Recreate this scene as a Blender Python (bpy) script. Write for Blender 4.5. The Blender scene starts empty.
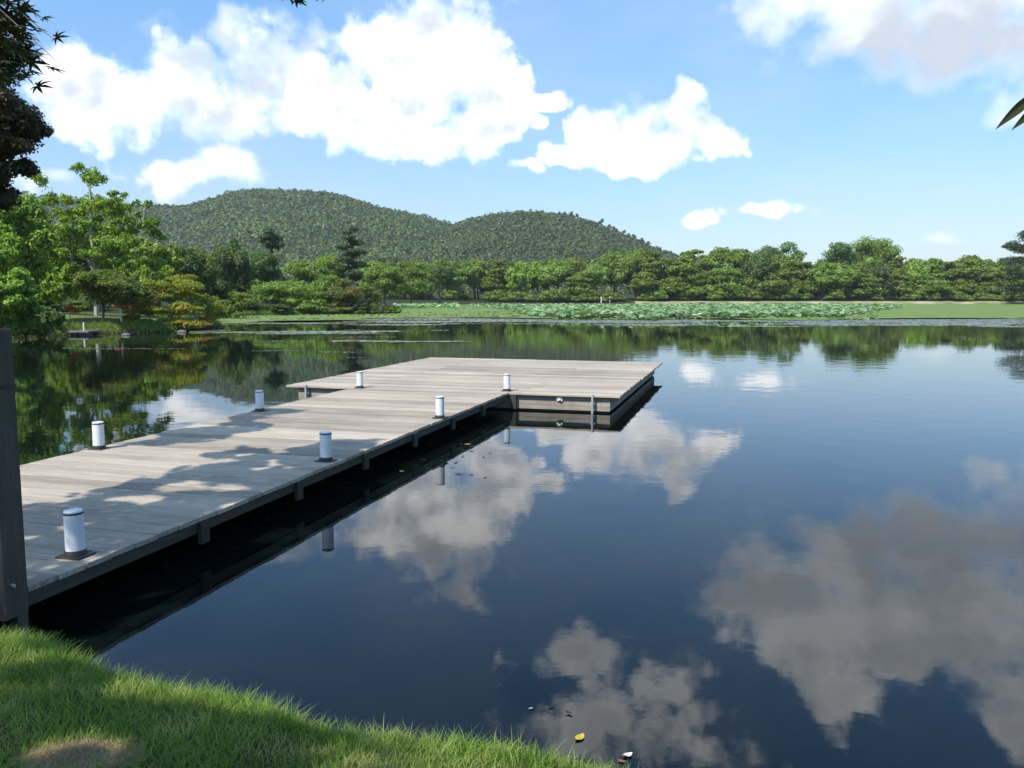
import bpy, math, random
import numpy as np
R = math.radians
rng = np.random.default_rng(7)
random.seed(7)
scene = bpy.context.scene
COL = scene.collection

# ------------------------------------------------------------------ camera numbers
F = 828.0; PITCH = R(6.03); HC = 2.6
def ray(px, py):
    x = (px-512)/F; y = (384-py)/F
    return np.array((x, math.cos(PITCH)+y*math.sin(PITCH), -math.sin(PITCH)+y*math.cos(PITCH)))
def at(px, py, z):
    r = ray(px, py); t = (z-HC)/r[2]
    return np.array((r[0]*t, r[1]*t, z))
def at_depth(px, py, d):
    r = ray(px, py); t = d/r[1]
    return np.array((r[0]*t, d, HC+r[2]*t))

# ------------------------------------------------------------------ sun
SUN_EL = R(50); SUN_H = (-0.66, -0.75)
_l = math.hypot(*SUN_H)
TO_SUN = np.array((SUN_H[0]/_l*math.cos(SUN_EL), SUN_H[1]/_l*math.cos(SUN_EL), math.sin(SUN_EL)))

# ------------------------------------------------------------------ helpers
def tag(o, label=None, cat=None, group=None, kind=None):
    if label: o['label'] = label
    if cat: o['category'] = cat
    if group: o['group'] = group
    if kind: o['kind'] = kind
    return o
def empty(name, loc=(0,0,0), rz=0):
    o = bpy.data.objects.new(name, None); COL.objects.link(o)
    o.location = loc; o.rotation_euler = (0,0,rz); o.empty_display_size = .3
    return o
def mesh_np(name, verts, faces, material, parent=None, smooth=False, mats=None, midx=None):
    """faces: (N,k) int array with one k, or list of lists"""
    me = bpy.data.meshes.new(name)
    verts = np.asarray(verts, dtype=np.float32)
    if isinstance(faces, np.ndarray):
        n, k = faces.shape
        me.vertices.add(len(verts)); me.vertices.foreach_set('co', verts.ravel())
        me.loops.add(n*k); me.loops.foreach_set('vertex_index', faces.astype(np.int32).ravel())
        me.polygons.add(n)
        me.polygons.foreach_set('loop_start', np.arange(0, n*k, k, dtype=np.int32))
        me.polygons.foreach_set('loop_total', np.full(n, k, dtype=np.int32))
    else:
        me.from_pydata([tuple(v) for v in verts], [], faces)
    for m in (mats or [material]): me.materials.append(m)
    if midx is not None: me.polygons.foreach_set('material_index', np.asarray(midx, dtype=np.int32))
    if smooth: me.polygons.foreach_set('use_smooth', np.ones(len(me.polygons), dtype=bool))
    me.update(calc_edges=True); me.validate()
    o = bpy.data.objects.new(name, me); COL.objects.link(o)
    if parent is not None: o.parent = parent
    return o
class MB:
    """collects simple solids into one mesh"""
    def __init__(s): s.v = []; s.f = []
    def add(s, v, f):
        b = len(s.v); s.v += [tuple(map(float, p)) for p in v]; s.f += [[i+b for i in q] for q in f]; return s
    def box(s, x0,x1,y0,y1,z0,z1, c=0.0):
        """box with chamfered top edges (c)"""
        if c <= 0:
            v = [(x0,y0,z0),(x1,y0,z0),(x1,y1,z0),(x0,y1,z0),(x0,y0,z1),(x1,y0,z1),(x1,y1,z1),(x0,y1,z1)]
            f = [(3,2,1,0),(4,5,6,7),(0,1,5,4),(1,2,6,5),(2,3,7,6),(3,0,4,7)]
        else:
            v = [(x0,y0,z0),(x1,y0,z0),(x1,y1,z0),(x0,y1,z0),(x0,y0,z1-c),(x1,y0,z1-c),(x1,y1,z1-c),(x0,y1,z1-c),
                 (x0+c,y0+c,z1),(x1-c,y0+c,z1),(x1-c,y1-c,z1),(x0+c,y1-c,z1)]
            f = [(3,2,1,0),(0,1,5,4),(1,2,6,5),(2,3,7,6),(3,0,4,7),(4,5,9,8),(5,6,10,9),(6,7,11,10),(7,4,8,11),(8,9,10,11)]
        return s.add(v, f)
    def tube(s, pts, rad, n=8, cap=True):
        pts = [np.array(p, float) for p in pts]
        rings = []
        for i, p in enumerate(pts):
            d = pts[min(i+1, len(pts)-1)] - pts[max(i-1, 0)]; d /= (np.linalg.norm(d)+1e-9)
            a = np.cross(d, (0,0,1)) if abs(d[2]) < .9 else np.cross(d, (1,0,0)); a /= np.linalg.norm(a); b = np.cross(d, a)
            rings.append([p + rad[i]*(math.cos(t)*a+math.sin(t)*b) for t in np.linspace(0, 2*math.pi, n, endpoint=False)])
        v = [q for r in rings for q in r]; f = []
        for i in range(len(pts)-1):
            for j in range(n):
                k = (j+1) % n
                f.append((i*n+j, i*n+k, (i+1)*n+k, (i+1)*n+j))
        if cap:
            f.append(tuple(range(n))[::-1]); f.append(tuple(range((len(pts)-1)*n, len(pts)*n)))
        return s.add(v, f)
    def lathe(s, prof, c=(0,0,0), n=24):
        v = [(c[0]+r*math.cos(t), c[1]+r*math.sin(t), c[2]+z) for r, z in prof for t in np.linspace(0, 2*math.pi, n, endpoint=False)]
        f = [(i*n+j, i*n+(j+1)%n, (i+1)*n+(j+1)%n, (i+1)*n+j) for i in range(len(prof)-1) for j in range(n)]
        f.append(tuple(range(n))[::-1]); f.append(tuple(range((len(prof)-1)*n, len(prof)*n)))
        return s.add(v, f)
    def build(s, name, m, parent=None, smooth=False):
        o = mesh_np(name, s.v, s.f, m, parent)
        if smooth: 
            o.data.polygons.foreach_set('use_smooth', np.ones(len(o.data.polygons), dtype=bool))
            o.data.set_sharp_from_angle(angle=R(40))
        return o

# cheap value noise, numpy
_P = rng.random((64,64,64)).astype(np.float32)
def vnoise(p):
    p = np.asarray(p, float); i = np.floor(p).astype(int); f = p-i; f = f*f*(3-2*f)
    out = 0
    for dx in (0,1):
        for dy in (0,1):
            for dz in (0,1):
                w = (f[...,0] if dx else 1-f[...,0])*(f[...,1] if dy else 1-f[...,1])*(f[...,2] if dz else 1-f[...,2])
                out = out + w*_P[(i[...,0]+dx)%64, (i[...,1]+dy)%64, (i[...,2]+dz)%64]
    return out
def fbm(p, o=4):
    p = np.asarray(p, float); a = .5; r = 0; t = 0
    for _ in range(o): r = r + a*vnoise(p); t += a; a *= .5; p = p*2.03+11.7
    return r/t

# ------------------------------------------------------------------ node helpers
class NT:
    def __init__(s, tree): s.t = tree; s.n = tree.nodes; s.l = tree.links
    def new(s, typ, **k):
        nd = s.n.new(typ)
        for a, b in k.items(): setattr(nd, a, b)
        return nd
    def lk(s, a, b): s.l.new(a, b)
    def setin(s, nd, i, v):
        if hasattr(v, 'node'): s.l.new(v, nd.inputs[i])
        elif v is not None: nd.inputs[i].default_value = v
    def math(s, op, a, b=None, c=None, clamp=False):
        nd = s.new('ShaderNodeMath', operation=op, use_clamp=clamp)
        for i, v in enumerate((a, b, c)): s.setin(nd, i, v)
        return nd.outputs[0]
    def vec(s, op, a, b=None, c=None):
        nd = s.new('ShaderNodeVectorMath', operation=op)
        for i, v in enumerate((a, b, c)): s.setin(nd, i, v)
        return nd.outputs['Value'] if op in ('LENGTH','DOT_PRODUCT','DISTANCE') else nd.outputs[0]
    def noise(s, v, scale, detail=4, rough=.55, dist=0):
        nd = s.new('ShaderNodeTexNoise'); s.setin(nd, 'Vector', v)
        nd.inputs['Scale'].default_value = scale; nd.inputs['Detail'].default_value = detail
        nd.inputs['Roughness'].default_value = rough; nd.inputs['Distortion'].default_value = dist
        return nd.outputs[0]
    def mapr(s, v, a, b, c, d, smooth=False):
        nd = s.new('ShaderNodeMapRange', interpolation_type='SMOOTHSTEP' if smooth else 'LINEAR')
        s.setin(nd, 0, v)
        for i, q in enumerate((a,b,c,d)): s.setin(nd, i+1, q)
        return nd.outputs[0]
    def mix(s, f, a, b, blend='MIX'):
        nd = s.new('ShaderNodeMix', data_type='RGBA', blend_type=blend)
        s.setin(nd, 0, f); s.setin(nd, 6, a if hasattr(a,'node') else (*a,1) if len(a)==3 else a)
        s.setin(nd, 7, b if hasattr(b,'node') else (*b,1) if len(b)==3 else b)
        return nd.outputs[2]
def new_mat(name):
    m = bpy.data.materials.new(name); m.use_nodes = True
    t = NT(m.node_tree); bs = m.node_tree.nodes['Principled BSDF']
    return m, t, bs
def coords(t, kind='Object'):
    return t.new('ShaderNodeTexCoord').outputs[kind]

def foliage(name, c1, c2, c3=None, transl=.35, rough=.55, patch=.25, hue=.0, mixw=.5, isl=.6):
    m, t, bs = new_mat(name)
    g = t.new('ShaderNodeNewGeometry').outputs['Random Per Island']
    co = coords(t)
    n = t.mapr(t.noise(co, patch, 3, .6), .35, .65, 0, 1)
    f = t.math('ADD', t.math('MULTIPLY', g, isl), t.math('MULTIPLY', n, 1-isl))
    base = t.mix(f, c1, c2)
    if c3:
        n3 = t.mapr(t.noise(co, patch*1.7, 2, .5, .5), .52, .62, 0, mixw)
        base = t.mix(n3, base, c3)
    ob = t.new('ShaderNodeObjectInfo').outputs['Random']
    hs = t.new('ShaderNodeHueSaturation'); t.lk(base, hs.inputs['Color'])
    t.lk(t.mapr(ob, 0, 1, .485, .512), hs.inputs['Hue']); t.lk(t.mapr(ob, 0, 1, .95, 1.4), hs.inputs['Value'])
    hs.inputs['Saturation'].default_value = 1.0
    base = hs.outputs[0]
    t.lk(base, bs.inputs['Base Color']); bs.inputs['Roughness'].default_value = rough
    bs.inputs['Specular IOR Level'].default_value = .35
    tr = t.new('ShaderNodeBsdfTranslucent')
    t.lk(t.mix(1.0, base, (1.25,1.3,.55), 'MULTIPLY'), tr.inputs[0])
    mx = t.new('ShaderNodeMixShader'); mx.inputs[0].default_value = transl
    t.lk(bs.outputs[0], mx.inputs[1]); t.lk(tr.outputs[0], mx.inputs[2])
    t.lk(mx.outputs[0], t.n['Material Output'].inputs['Surface'])
    return m
def plain(name, c, rough=.6, metal=0, spec=.5, var=0.12, vs=8, bump=0, bs_scale=60):
    m, t, bs = new_mat(name)
    n = t.mapr(t.noise(coords(t), vs, 5, .6), .3, .7, 1-var, 1+var)
    cc = t.new('ShaderNodeVectorMath', operation='SCALE'); cc.inputs[0].default_value = c; t.lk(n, cc.inputs['Scale'])
    t.lk(cc.outputs[0], bs.inputs['Base Color'])
    bs.inputs['Roughness'].default_value = rough; bs.inputs['Metallic'].default_value = metal
    bs.inputs['Specular IOR Level'].default_value = spec
    if bump:
        b = t.new('ShaderNodeBump'); b.inputs['Strength'].default_value = bump; b.inputs['Distance'].default_value = .01
        t.lk(t.noise(coords(t), bs_scale, 4, .6), b.inputs['Height']); t.lk(b.outputs[0], bs.inputs['Normal'])
    return m
def bark(name, c, scale=3):
    m, t, bs = new_mat(name)
    co = t.vec('MULTIPLY', coords(t), (1,1,.2))
    n = t.noise(co, scale*4, 6, .65)
    t.lk(t.mix(t.mapr(n, .3, .7, 0, 1), [x*.5 for x in c], [x*1.35 for x in c]), bs.inputs['Base Color'])
    bs.inputs['Roughness'].default_value = .9
    b = t.new('ShaderNodeBump'); b.inputs['Strength'].default_value = .6; b.inputs['Distance'].default_value = .03
    t.lk(n, b.inputs['Height']); t.lk(b.outputs[0], bs.inputs['Normal'])
    return m

def wood(name, c_dark, c_light, axis='x', boards=True, moss=0.0, contrast=1.0):
    """weathered timber, grain along the given local axis"""
    m, t, bs = new_mat(name)
    co = coords(t)
    rnd = t.new('ShaderNodeNewGeometry').outputs['Random Per Island']
    off = t.new('ShaderNodeCombineXYZ')
    for i in range(3): t.lk(t.math('MULTIPLY', rnd, (37.0, 71.0, 13.0)[i]), off.inputs[i])
    p = t.vec('ADD', co, off.outputs[0])
    sc = {'x':(1.2,22,22), 'y':(22,1.2,22), 'z':(22,22,1.2)}[axis]
    g = t.noise(t.vec('MULTIPLY', p, sc), 1.0, 6, .65, .4)
    g2 = t.noise(t.vec('MULTIPLY', p, tuple(x*5 for x in sc)), 1.0, 3, .6)
    big = t.noise(co, .55, 4, .6)
    v = t.math('ADD', t.math('MULTIPLY', t.mapr(g, .3, .7, 0, 1), .45*contrast), t.math('MULTIPLY', t.mapr(big, .3, .7, 0, 1), .25))
    v = t.math('ADD', v, t.math('MULTIPLY', rnd, .50))
    v = t.math('ADD', v, t.math('MULTIPLY', t.math('SUBTRACT', g2, .5), .3*contrast))
    base = t.mix(t.math('ADD', v, -.12, clamp=True), c_dark, c_light)
    # water stains with a shape of their own
    st = t.mapr(t.noise(co, 1.7, 6, .7, .6), .60, .72, 0, .35)
    base = t.mix(st, base, [x*.55 for x in c_dark])
    if moss:
        mm = t.mapr(t.noise(co, 5, 5, .65), .45, .62, 0, moss)
        base = t.mix(mm, base, (.05,.065,.025))
    t.lk(base, bs.inputs['Base Color']); bs.inputs['Roughness'].default_value = .8
    bs.inputs['Specular IOR Level'].default_value = .3
    b = t.new('ShaderNodeBump'); b.inputs['Strength'].default_value = .5; b.inputs['Distance'].default_value = .004
    t.lk(g2, b.inputs['Height']); t.lk(b.outputs[0], bs.inputs['Normal'])
    return m

# ------------------------------------------------------------------ materials
M = {}
M['deck'] = wood('weathered_decking', (.15,.125,.10), (.49,.415,.32), 'x', contrast=1.15)
M['screw'] = plain('screw_head', (.05,.04,.035), .5, .5)
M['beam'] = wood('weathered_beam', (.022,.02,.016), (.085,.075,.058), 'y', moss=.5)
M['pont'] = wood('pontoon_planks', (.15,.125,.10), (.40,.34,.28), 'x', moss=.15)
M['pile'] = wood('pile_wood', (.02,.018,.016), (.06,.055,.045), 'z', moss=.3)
M['post'] = wood('gate_post_wood', (.045,.037,.032), (.13,.105,.088), 'z', moss=.5)
M['bark'] = bark('bark_brown', (.10,.08,.06))
M['bark_pale'] = bark('bark_pale', (.38,.36,.31))
M['bark_grey'] = bark('bark_grey', (.2,.18,.16))
M['steel'] = plain('galvanised_steel', (.55,.57,.56), .4, .6, var=.2)
M['darkmetal'] = plain('dark_bronze_metal', (.03,.026,.026), .5, .3, var=.25)
M['whiteplastic'] = plain('white_acrylic', (.62,.64,.66), .3, 0, var=.05, vs=20)
M['whitepaint'] = plain('white_paint', (.75,.75,.72), .6, var=.1)
M['stone'] = plain('grey_stone', (.12,.115,.10), .9, var=.35, vs=3, bump=.6, bs_scale=12)
M['slate'] = plain('grey_roof', (.2,.2,.21), .7, var=.2)

G1=((.070,.118,.020),(.20,.262,.044)); G2=((.042,.076,.020),(.115,.165,.038)); G3=((.11,.18,.024),(.25,.345,.05))
M['f_mid'] = foliage('foliage_mid', *G1)
M['f_dark'] = foliage('foliage_dark', *G2)
M['f_light'] = foliage('foliage_light', *G3, patch=.4)
M['f_pine'] = foliage('foliage_pine', (.030,.055,.024), (.075,.115,.036), transl=.2)
M['f_feather'] = foliage('foliage_feathery', (.06,.125,.045), (.14,.23,.08))
M['f_olive'] = foliage('foliage_olive', (.07,.10,.022), (.16,.19,.04), (.24,.12,.05), patch=.2, mixw=.5)
M['f_maple'] = foliage('foliage_turning_maple', (.14,.20,.02), (.32,.38,.04), (.40,.18,.04), patch=.5, mixw=.45)
M['f_red'] = foliage('foliage_red', (.26,.06,.02), (.42,.15,.035), (.25,.22,.04), patch=.8)
M['f_near'] = foliage('foliage_near_broadleaf', (.09,.16,.02), (.24,.34,.04), patch=.5)
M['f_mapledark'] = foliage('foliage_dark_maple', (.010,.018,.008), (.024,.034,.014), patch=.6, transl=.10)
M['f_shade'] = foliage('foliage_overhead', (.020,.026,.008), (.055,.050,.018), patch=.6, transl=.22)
M['f_hill'] = foliage('foliage_hill', (.040,.070,.012), (.092,.132,.020), (.036,.062,.014), patch=.016, transl=.12, isl=.22)
M['f_hill_far'] = foliage('foliage_far_hill', (.040,.062,.03), (.06,.085,.035), patch=.01, transl=.1)
M['lotus'] = foliage('lotus_leaf', (.10,.19,.08), (.22,.34,.17), (.40,.50,.32), patch=.3, transl=.25, rough=.35, mixw=.6)
M['pad'] = foliage('floating_pad', (.12,.15,.08), (.20,.23,.14), transl=.1, rough=.25)
M['weedleaf'] = foliage('weed_leaf', (.115,.17,.05), (.19,.255,.085), transl=.1, patch=.05)
M['grassblade'] = foliage('grass_blade', (.065,.12,.018), (.22,.315,.055), (.33,.33,.12), patch=2.2, transl=.4, mixw=.5)
M['drygrass'] = foliage('dry_grass', (.24,.17,.09), (.40,.30,.17), transl=.2)
M['reed'] = foliage('reed_blade', (.12,.19,.03), (.25,.32,.07), transl=.3)

def water_mat():
    m, t, bs = new_mat('pond_water')
    co = coords(t)
    bs.inputs['Base Color'].default_value = (.0022,.0042,.0042,1)
    bs.inputs['Roughness'].default_value = .012; bs.inputs['IOR'].default_value = 1.333
    n1 = t.noise(t.vec('MULTIPLY', co, (1,1.0,1)), 1.1, 3, .5, .2)
    n2 = t.noise(t.vec('MULTIPLY', co, (1,1.6,1)), 6.0, 2, .5)
    gust = t.mapr(t.noise(co, .035, 3, .6), .42, .62, .25, 1)
    h = t.math('ADD', t.math('MULTIPLY', n1, .012), t.math('MULTIPLY', n2, .0011))
    h = t.math('MULTIPLY', h, gust)
    b = t.new('ShaderNodeBump'); b.inputs['Strength'].default_value = .55; b.inputs['Distance'].default_value = 1.0
    t.lk(h, b.inputs['Height']); t.lk(b.outputs[0], bs.inputs['Normal'])
    return m
M['water'] = water_mat()
def ground_mat(name, ca, cb, cc, scale=.3, bump=.4, dirt=.55):
    m, t, bs = new_mat(name)
    co = coords(t)
    a = t.mapr(t.noise(co, scale, 5, .65), .35, .65, 0, 1)
    b_ = t.mapr(t.noise(co, scale*14, 5, .65), .3, .7, 0, 1)
    base = t.mix(b_, ca, cb)
    base = t.mix(t.math('MULTIPLY', a, dirt), base, cc)
    t.lk(base, bs.inputs['Base Color']); bs.inputs['Roughness'].default_value = .95; bs.inputs['Specular IOR Level'].default_value = .1
    b = t.new('ShaderNodeBump'); b.inputs['Strength'].default_value = bump; b.inputs['Distance'].default_value = .1
    t.lk(t.noise(co, scale*30, 5, .7), b.inputs['Height']); t.lk(b.outputs[0], bs.inputs['Normal'])
    return m
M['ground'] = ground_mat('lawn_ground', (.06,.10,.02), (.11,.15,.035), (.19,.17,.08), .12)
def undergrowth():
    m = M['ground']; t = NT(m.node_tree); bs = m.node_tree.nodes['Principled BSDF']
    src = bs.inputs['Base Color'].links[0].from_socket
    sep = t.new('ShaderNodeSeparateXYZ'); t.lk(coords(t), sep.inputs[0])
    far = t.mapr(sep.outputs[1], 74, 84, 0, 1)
    low = t.mapr(sep.outputs[2], .12, .32, 1, 0)  # wet mud tone at the waterline, also painting in shade under the bank edge
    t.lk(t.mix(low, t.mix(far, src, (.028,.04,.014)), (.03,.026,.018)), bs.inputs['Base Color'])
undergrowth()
M['bankearth'] = ground_mat('bank_earth', (.035,.04,.015), (.09,.075,.04), (.13,.095,.055), 1.2)
M['soil'] = ground_mat('forest_floor', (.03,.05,.013), (.045,.07,.018), (.035,.055,.016), .02)
M['sand'] = ground_mat('sandy_shore', (.26,.24,.15), (.38,.33,.22), (.10,.14,.04), .12, dirt=1.0)
M['mat_weed'] = ground_mat('water_weed', (.12,.175,.05), (.19,.25,.08), (.09,.13,.035), .25, .8)

# ------------------------------------------------------------------ sky
def build_world():
    w = bpy.data.worlds.new('World'); scene.world = w; w.use_nodes = True
    t = NT(w.node_tree); bg = t.n['Background']
    sky = t.new('ShaderNodeTexSky', sky_type='NISHITA', sun_disc=False)
    sky.sun_elevation = SUN_EL; sky.sun_rotation = math.atan2(TO_SUN[0], TO_SUN[1])
    sky.air_density = 1.0; sky.dust_density = .9; sky.ozone_density = 2.4; sky.altitude = 50
    d = t.new('ShaderNodeTexCoord').outputs['Generated']
    sep = t.new('ShaderNodeSeparateXYZ'); t.lk(d, sep.inputs[0])
    az = t.math('ARCTAN2', sep.outputs[0], sep.outputs[1]); el = t.math('ARCSINE', sep.outputs[2])
    cmb = t.new('ShaderNodeCombineXYZ'); t.lk(az, cmb.inputs[0]); t.lk(el, cmb.inputs[1])
    warp = t.new('ShaderNodeTexNoise'); t.lk(d, warp.inputs['Vector']); warp.inputs['Scale'].default_value = 9; warp.inputs['Detail'].default_value = 3
    q = t.vec('MULTIPLY_ADD', warp.outputs['Color'], (.075,.06,0), cmb.outputs[0])
    q = t.vec('SUBTRACT', q, (.0375,.03,0))
    def ae(px, py, refl=False):
        r = ray(px, py)
        if refl: r[2] = -r[2]
        r = r/np.linalg.norm(r)
        return math.atan2(r[0], r[1]), math.asin(r[2])
    def field(blobs):
        cur = None
        for b in blobs:
            refl = len(b) > 4 and b[4] == 1
            a, e = ae(b[0], b[1], refl)
            sx, sy = 860/b[2], 860/b[3]
            cap = b[5] if len(b) > 5 else 0
            v = t.vec('MULTIPLY_ADD', q, (sx, sy, 0), (-a*sx, -e*sy, cap))
            L = t.vec('LENGTH', v)
            cur = L if cur is None else t.math('SMOOTH_MIN', cur, L, .22)
        return cur
    cum = [(78,92,36,40),(130,112,46,30),(190,92,46,46),(258,68,34,46),(230,110,60,34),(310,88,45,36),(372,60,36,50),(400,112,62,48),(455,50,58,72),
           (492,105,50,50),(430,140,60,26),(548,98,30,12),(300,128,26,16),(175,178,46,22),(222,172,34,20),
           (533,172,26,9,0,.3),(572,158,34,16),(610,138,34,28),(645,116,28,26),(684,96,22,16),(665,142,38,24),(708,138,34,20),(645,160,55,14),
           (541,121,15,10,0,.35),(676,112,24,20),(692,128,30,20),(765,207,42,8,0,.62),(702,217,14,11,0,.66),(350,115,60,34),(285,95,40,40),(425,40,50,45)]
    soft = [(870,600,120,80,1),(960,600,90,70,1),(905,560,70,60,1),(905,640,80,50,1),(820,570,60,40,1),(765,590,60,66,1),(830,625,80,70,1),(850,680,50,45,1),(930,600,95,80,1),(1005,640,85,80,1),(1005,722,32,20,1),(960,540,130,40,1),(860,545,90,34,1),
            (1090,610,110,130,1),(590,655,95,30,1,.25),(655,680,62,48,1,.2),(620,730,140,48,1,.3),(30,178,44,22,0,.6),(64,172,20,12,0,.6),(940,232,32,8,0,.55),(1010,108,34,20,0,.62),(842,52,40,14,0,.3),(765,211,66,10,0,.66),
            (260,45,120,34,0,.5)]
    m1 = field(cum); m2 = field(soft)
    def dens(m, sc, amp, off=None, det=8, rough=.6, bill=False):
        v = d if off is None else t.vec('ADD', d, off)
        n = t.noise(v, sc, det, rough)
        base = t.math('ADD', t.math('SUBTRACT', 1.12 if bill else 1.0, m), t.math('MULTIPLY', t.math('SUBTRACT', n, .5), amp))
        if not bill: return base, n
        vw = t.vec('ADD', v, t.vec('SCALE', t.vec('SUBTRACT', warp.outputs['Color'], (.5,.5,.5))))
        vw.node.inputs[1].links[0].from_node.inputs['Scale'].default_value = .05
        for s_, k_ in ((30, .50), (70, .16)):
            vo = t.new('ShaderNodeTexVoronoi', feature='F1'); t.lk(vw, vo.inputs['Vector']); vo.inputs['Scale'].default_value = s_
            base = t.math('ADD', base, t.math('MULTIPLY', t.math('SUBTRACT', .42, vo.outputs['Distance']), k_))
        return base, n
    d1, n1 = dens(m1, 18, 2.2, bill=True)
    a1 = t.mapr(d1, -.04, t.mapr(t.noise(d, 6, 2, .5), .4, .6, .45, 1.0), 0, 1, True)
    # light: compare noise here and a step towards the sun / upwards
    n1b = t.noise(t.vec('ADD', d, (-.012,-.008,.02)), 15, 4, .5)
    n1c = t.noise(d, 15, 4, .5)
    lit = t.mapr(t.math('SUBTRACT', n1c, n1b), -.15, .19, 0, 1, True)
    thick = t.mapr(d1, .08, .7, 0, 1, True)
    shade1 = t.math('MULTIPLY', t.math('SUBTRACT', 1.0, lit), t.math('MULTIPLY_ADD', thick, .75, .25), clamp=True)
    shade1 = t.math('MULTIPLY', shade1, t.mapr(el, .12, .2, .1, 1))
    c1 = t.mix(shade1, (1.45,1.45,1.44), (.60,.65,.73))
    d2, n2 = dens(m2, 11, 2.4, det=9, bill=True)
    d2 = t.math('SUBTRACT', d2, .10)
    a2 = t.mapr(d2, -.08, t.mapr(el, .22, .40, 1.0, .55), 0, .95, True)
    n2b = t.noise(t.vec('ADD', d, (-.02,-.01,.03)), 10, 5, .5); n2c = t.noise(d, 10, 5, .5)
    lit2 = t.mapr(t.math('SUBTRACT', n2c, n2b), -.1, .16, 0, 1, True)
    thin = t.mapr(d2, .1, .75, 1, 0, True)
    b2 = t.math('ADD', t.math('MULTIPLY', thin, .45), t.math('MULTIPLY', lit2, .5))
    b2 = t.math('ADD', b2, t.mapr(el, .27, .48, -.08, .5))
    b2 = t.math('ADD', b2, t.mapr(el, .12, .24, .7, 0), clamp=True)
    c2 = t.mix(b2, (.54,.58,.64), (1.12,1.14,1.16))
    c2 = t.vec('SCALE', c2); t.lk(t.mapr(el, .28, .46, 1.0, 1.8), c2.node.inputs['Scale'])
    # faint high veil
    veil = t.mapr(t.noise(t.vec('MULTIPLY', d, (1,1,2.5)), 2.3, 6, .6), .46, .75, 0, .30)
    strength = .145
    skyc = t.vec('SCALE', sky.outputs[0]); skyc.node.inputs['Scale'].default_value = strength
    tint = t.mix(t.mapr(el, .0, .34, 0, 1), (.80,.79,.86), (.75,1.07,1.23))
    tint = t.mix(t.mapr(el, .34, .6, 0, 1), tint, (.86,1.25,1.42))
    skyc = t.mix(1.0, skyc, tint, 'MULTIPLY')
    c = t.mix(veil, skyc, (.66,.72,.80))
    c = t.mix(a2, c, c2); c = t.mix(a1, c, c1)
    t.lk(c, bg.inputs[0]); bg.inputs[1].default_value = 1.0
    w.cycles.sampling_method = 'MANUAL'; w.cycles.sample_map_resolution = 512
build_world()

sl = bpy.data.lights.new('sun', 'SUN'); sl.energy = 4.8; sl.angle = R(.53); sl.color = (1,.955,.89)
so = bpy.data.objects.new('sun', sl); COL.objects.link(so); so.location = (-20,-20,40)
import mathutils
so.rotation_euler = mathutils.Vector(TO_SUN).to_track_quat('Z','Y').to_euler()

# ------------------------------------------------------------------ ground and water
SH = [(-600,-300),(-60,-60),(-32,-12),(-13,1.5),(-6.2,4.6),(-2.9,4.55),(-1.2,3.9),(.4,3.2),(1.6,2.2),(4,-.5),(12,-6),(60,-20),(150,40),(215,150),(230,283),
      (180,284),(90,276),(40,283),(0,284),(-20,270),(-33,236),(-24,160),(-18,127),(-26,116),(-36,108),(-40,92),(-31,80),(-25.5,72),(-23,66),(-26,60),(-29.5,57),(-33,52),(-32,46),(-29,38),(-31,24),(-40,0),(-60,-30)]
# polygon of the pond
POND = np.array([(-13,1.5),(-6.2,4.6),(-2.9,4.5),(-1.2,3.85),(.4,3.1),(1.6,2.0),(4,-.8),(12,-6),(60,-20),(150,40),(215,150),(230,283),
      (180,284),(90,276),(40,283),(0,284),(-20,270),(-33,236),(-24,160),(-18,127),(-26,116),(-36,108),(-40,92),(-31,80),(-25.5,72),(-23,66),(-26,60),(-29.5,57),(-33,52),(-32,46),(-30,38),(-31,24),(-26,10)], float)
def sdist(P, poly):
    """signed distance, positive outside"""
    x = P[...,0]; y = P[...,1]; d = np.full(x.shape, 1e9); ins = np.zeros(x.shape, bool)
    n = len(poly)
    for i in range(n):
        a = poly[i]; b = poly[(i+1)%n]; e = b-a
        tt = np.clip(((x-a[0])*e[0]+(y-a[1])*e[1])/(e@e), 0, 1)
        d = np.minimum(d, np.hypot(x-a[0]-tt*e[0], y-a[1]-tt*e[1]))
        c = ((a[1] > y) != (b[1] > y)) & (x < (b[0]-a[0])*(y-a[1])/(b[1]-a[1]+1e-12)+a[0])
        ins ^= c
    return np.where(ins, -d, d)
def ground_z(P):
    s = sdist(P, POND)
    far = np.clip((P[...,1]-25)/40, 0, 1)
    s = s + far*(fbm(np.stack([P[...,0]*.25, P[...,1]*.25, 0*s+3], -1), 3)-.5)*3.0
    z = np.where(s < 0, np.maximum(-1.2, s*.6), 0)
    near = 1-np.clip((np.hypot(P[...,0], P[...,1])-8)/20, 0, 1)
    up = np.interp(s, [0,.35,1.2,4,12,60,200], [0,.38,.5,.8,1.3,2.4,4])
    upn = np.interp(s, [0,.5,1.2,3,60,200], [0,.45,.62,.75,1.6,4])
    z = np.where(s >= 0, up*(1-near)+upn*near, z)
    return z
def grid_mesh(name, xs, ys, zf, m, smooth=True):
    X, Y = np.meshgrid(xs, ys); P = np.stack([X, Y], -1)
    Z = zf(P); V = np.stack([X, Y, Z], -1).reshape(-1, 3)
    nx, ny = len(xs), len(ys)
    i = np.arange(nx*ny).reshape(ny, nx)
    Fq = np.stack([i[:-1,:-1], i[:-1,1:], i[1:,1:], i[1:,:-1]], -1).reshape(-1, 4)
    return mesh_np(name, V, Fq, m, smooth=smooth)
xs = np.concatenate([[-2600,-1000,-500,-250,-120], np.arange(-90,-40,3), np.arange(-40,10,.6), np.arange(10,240,2.5), [260,350,500,900,2600]])
ys = np.concatenate([[-900,-300,-100,-40], np.arange(-20,2,1), np.arange(2,36,.8), np.arange(36,150,.7), np.arange(150,300,1.0), [305,320,350,420,600,900,1500,2600]])
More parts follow.
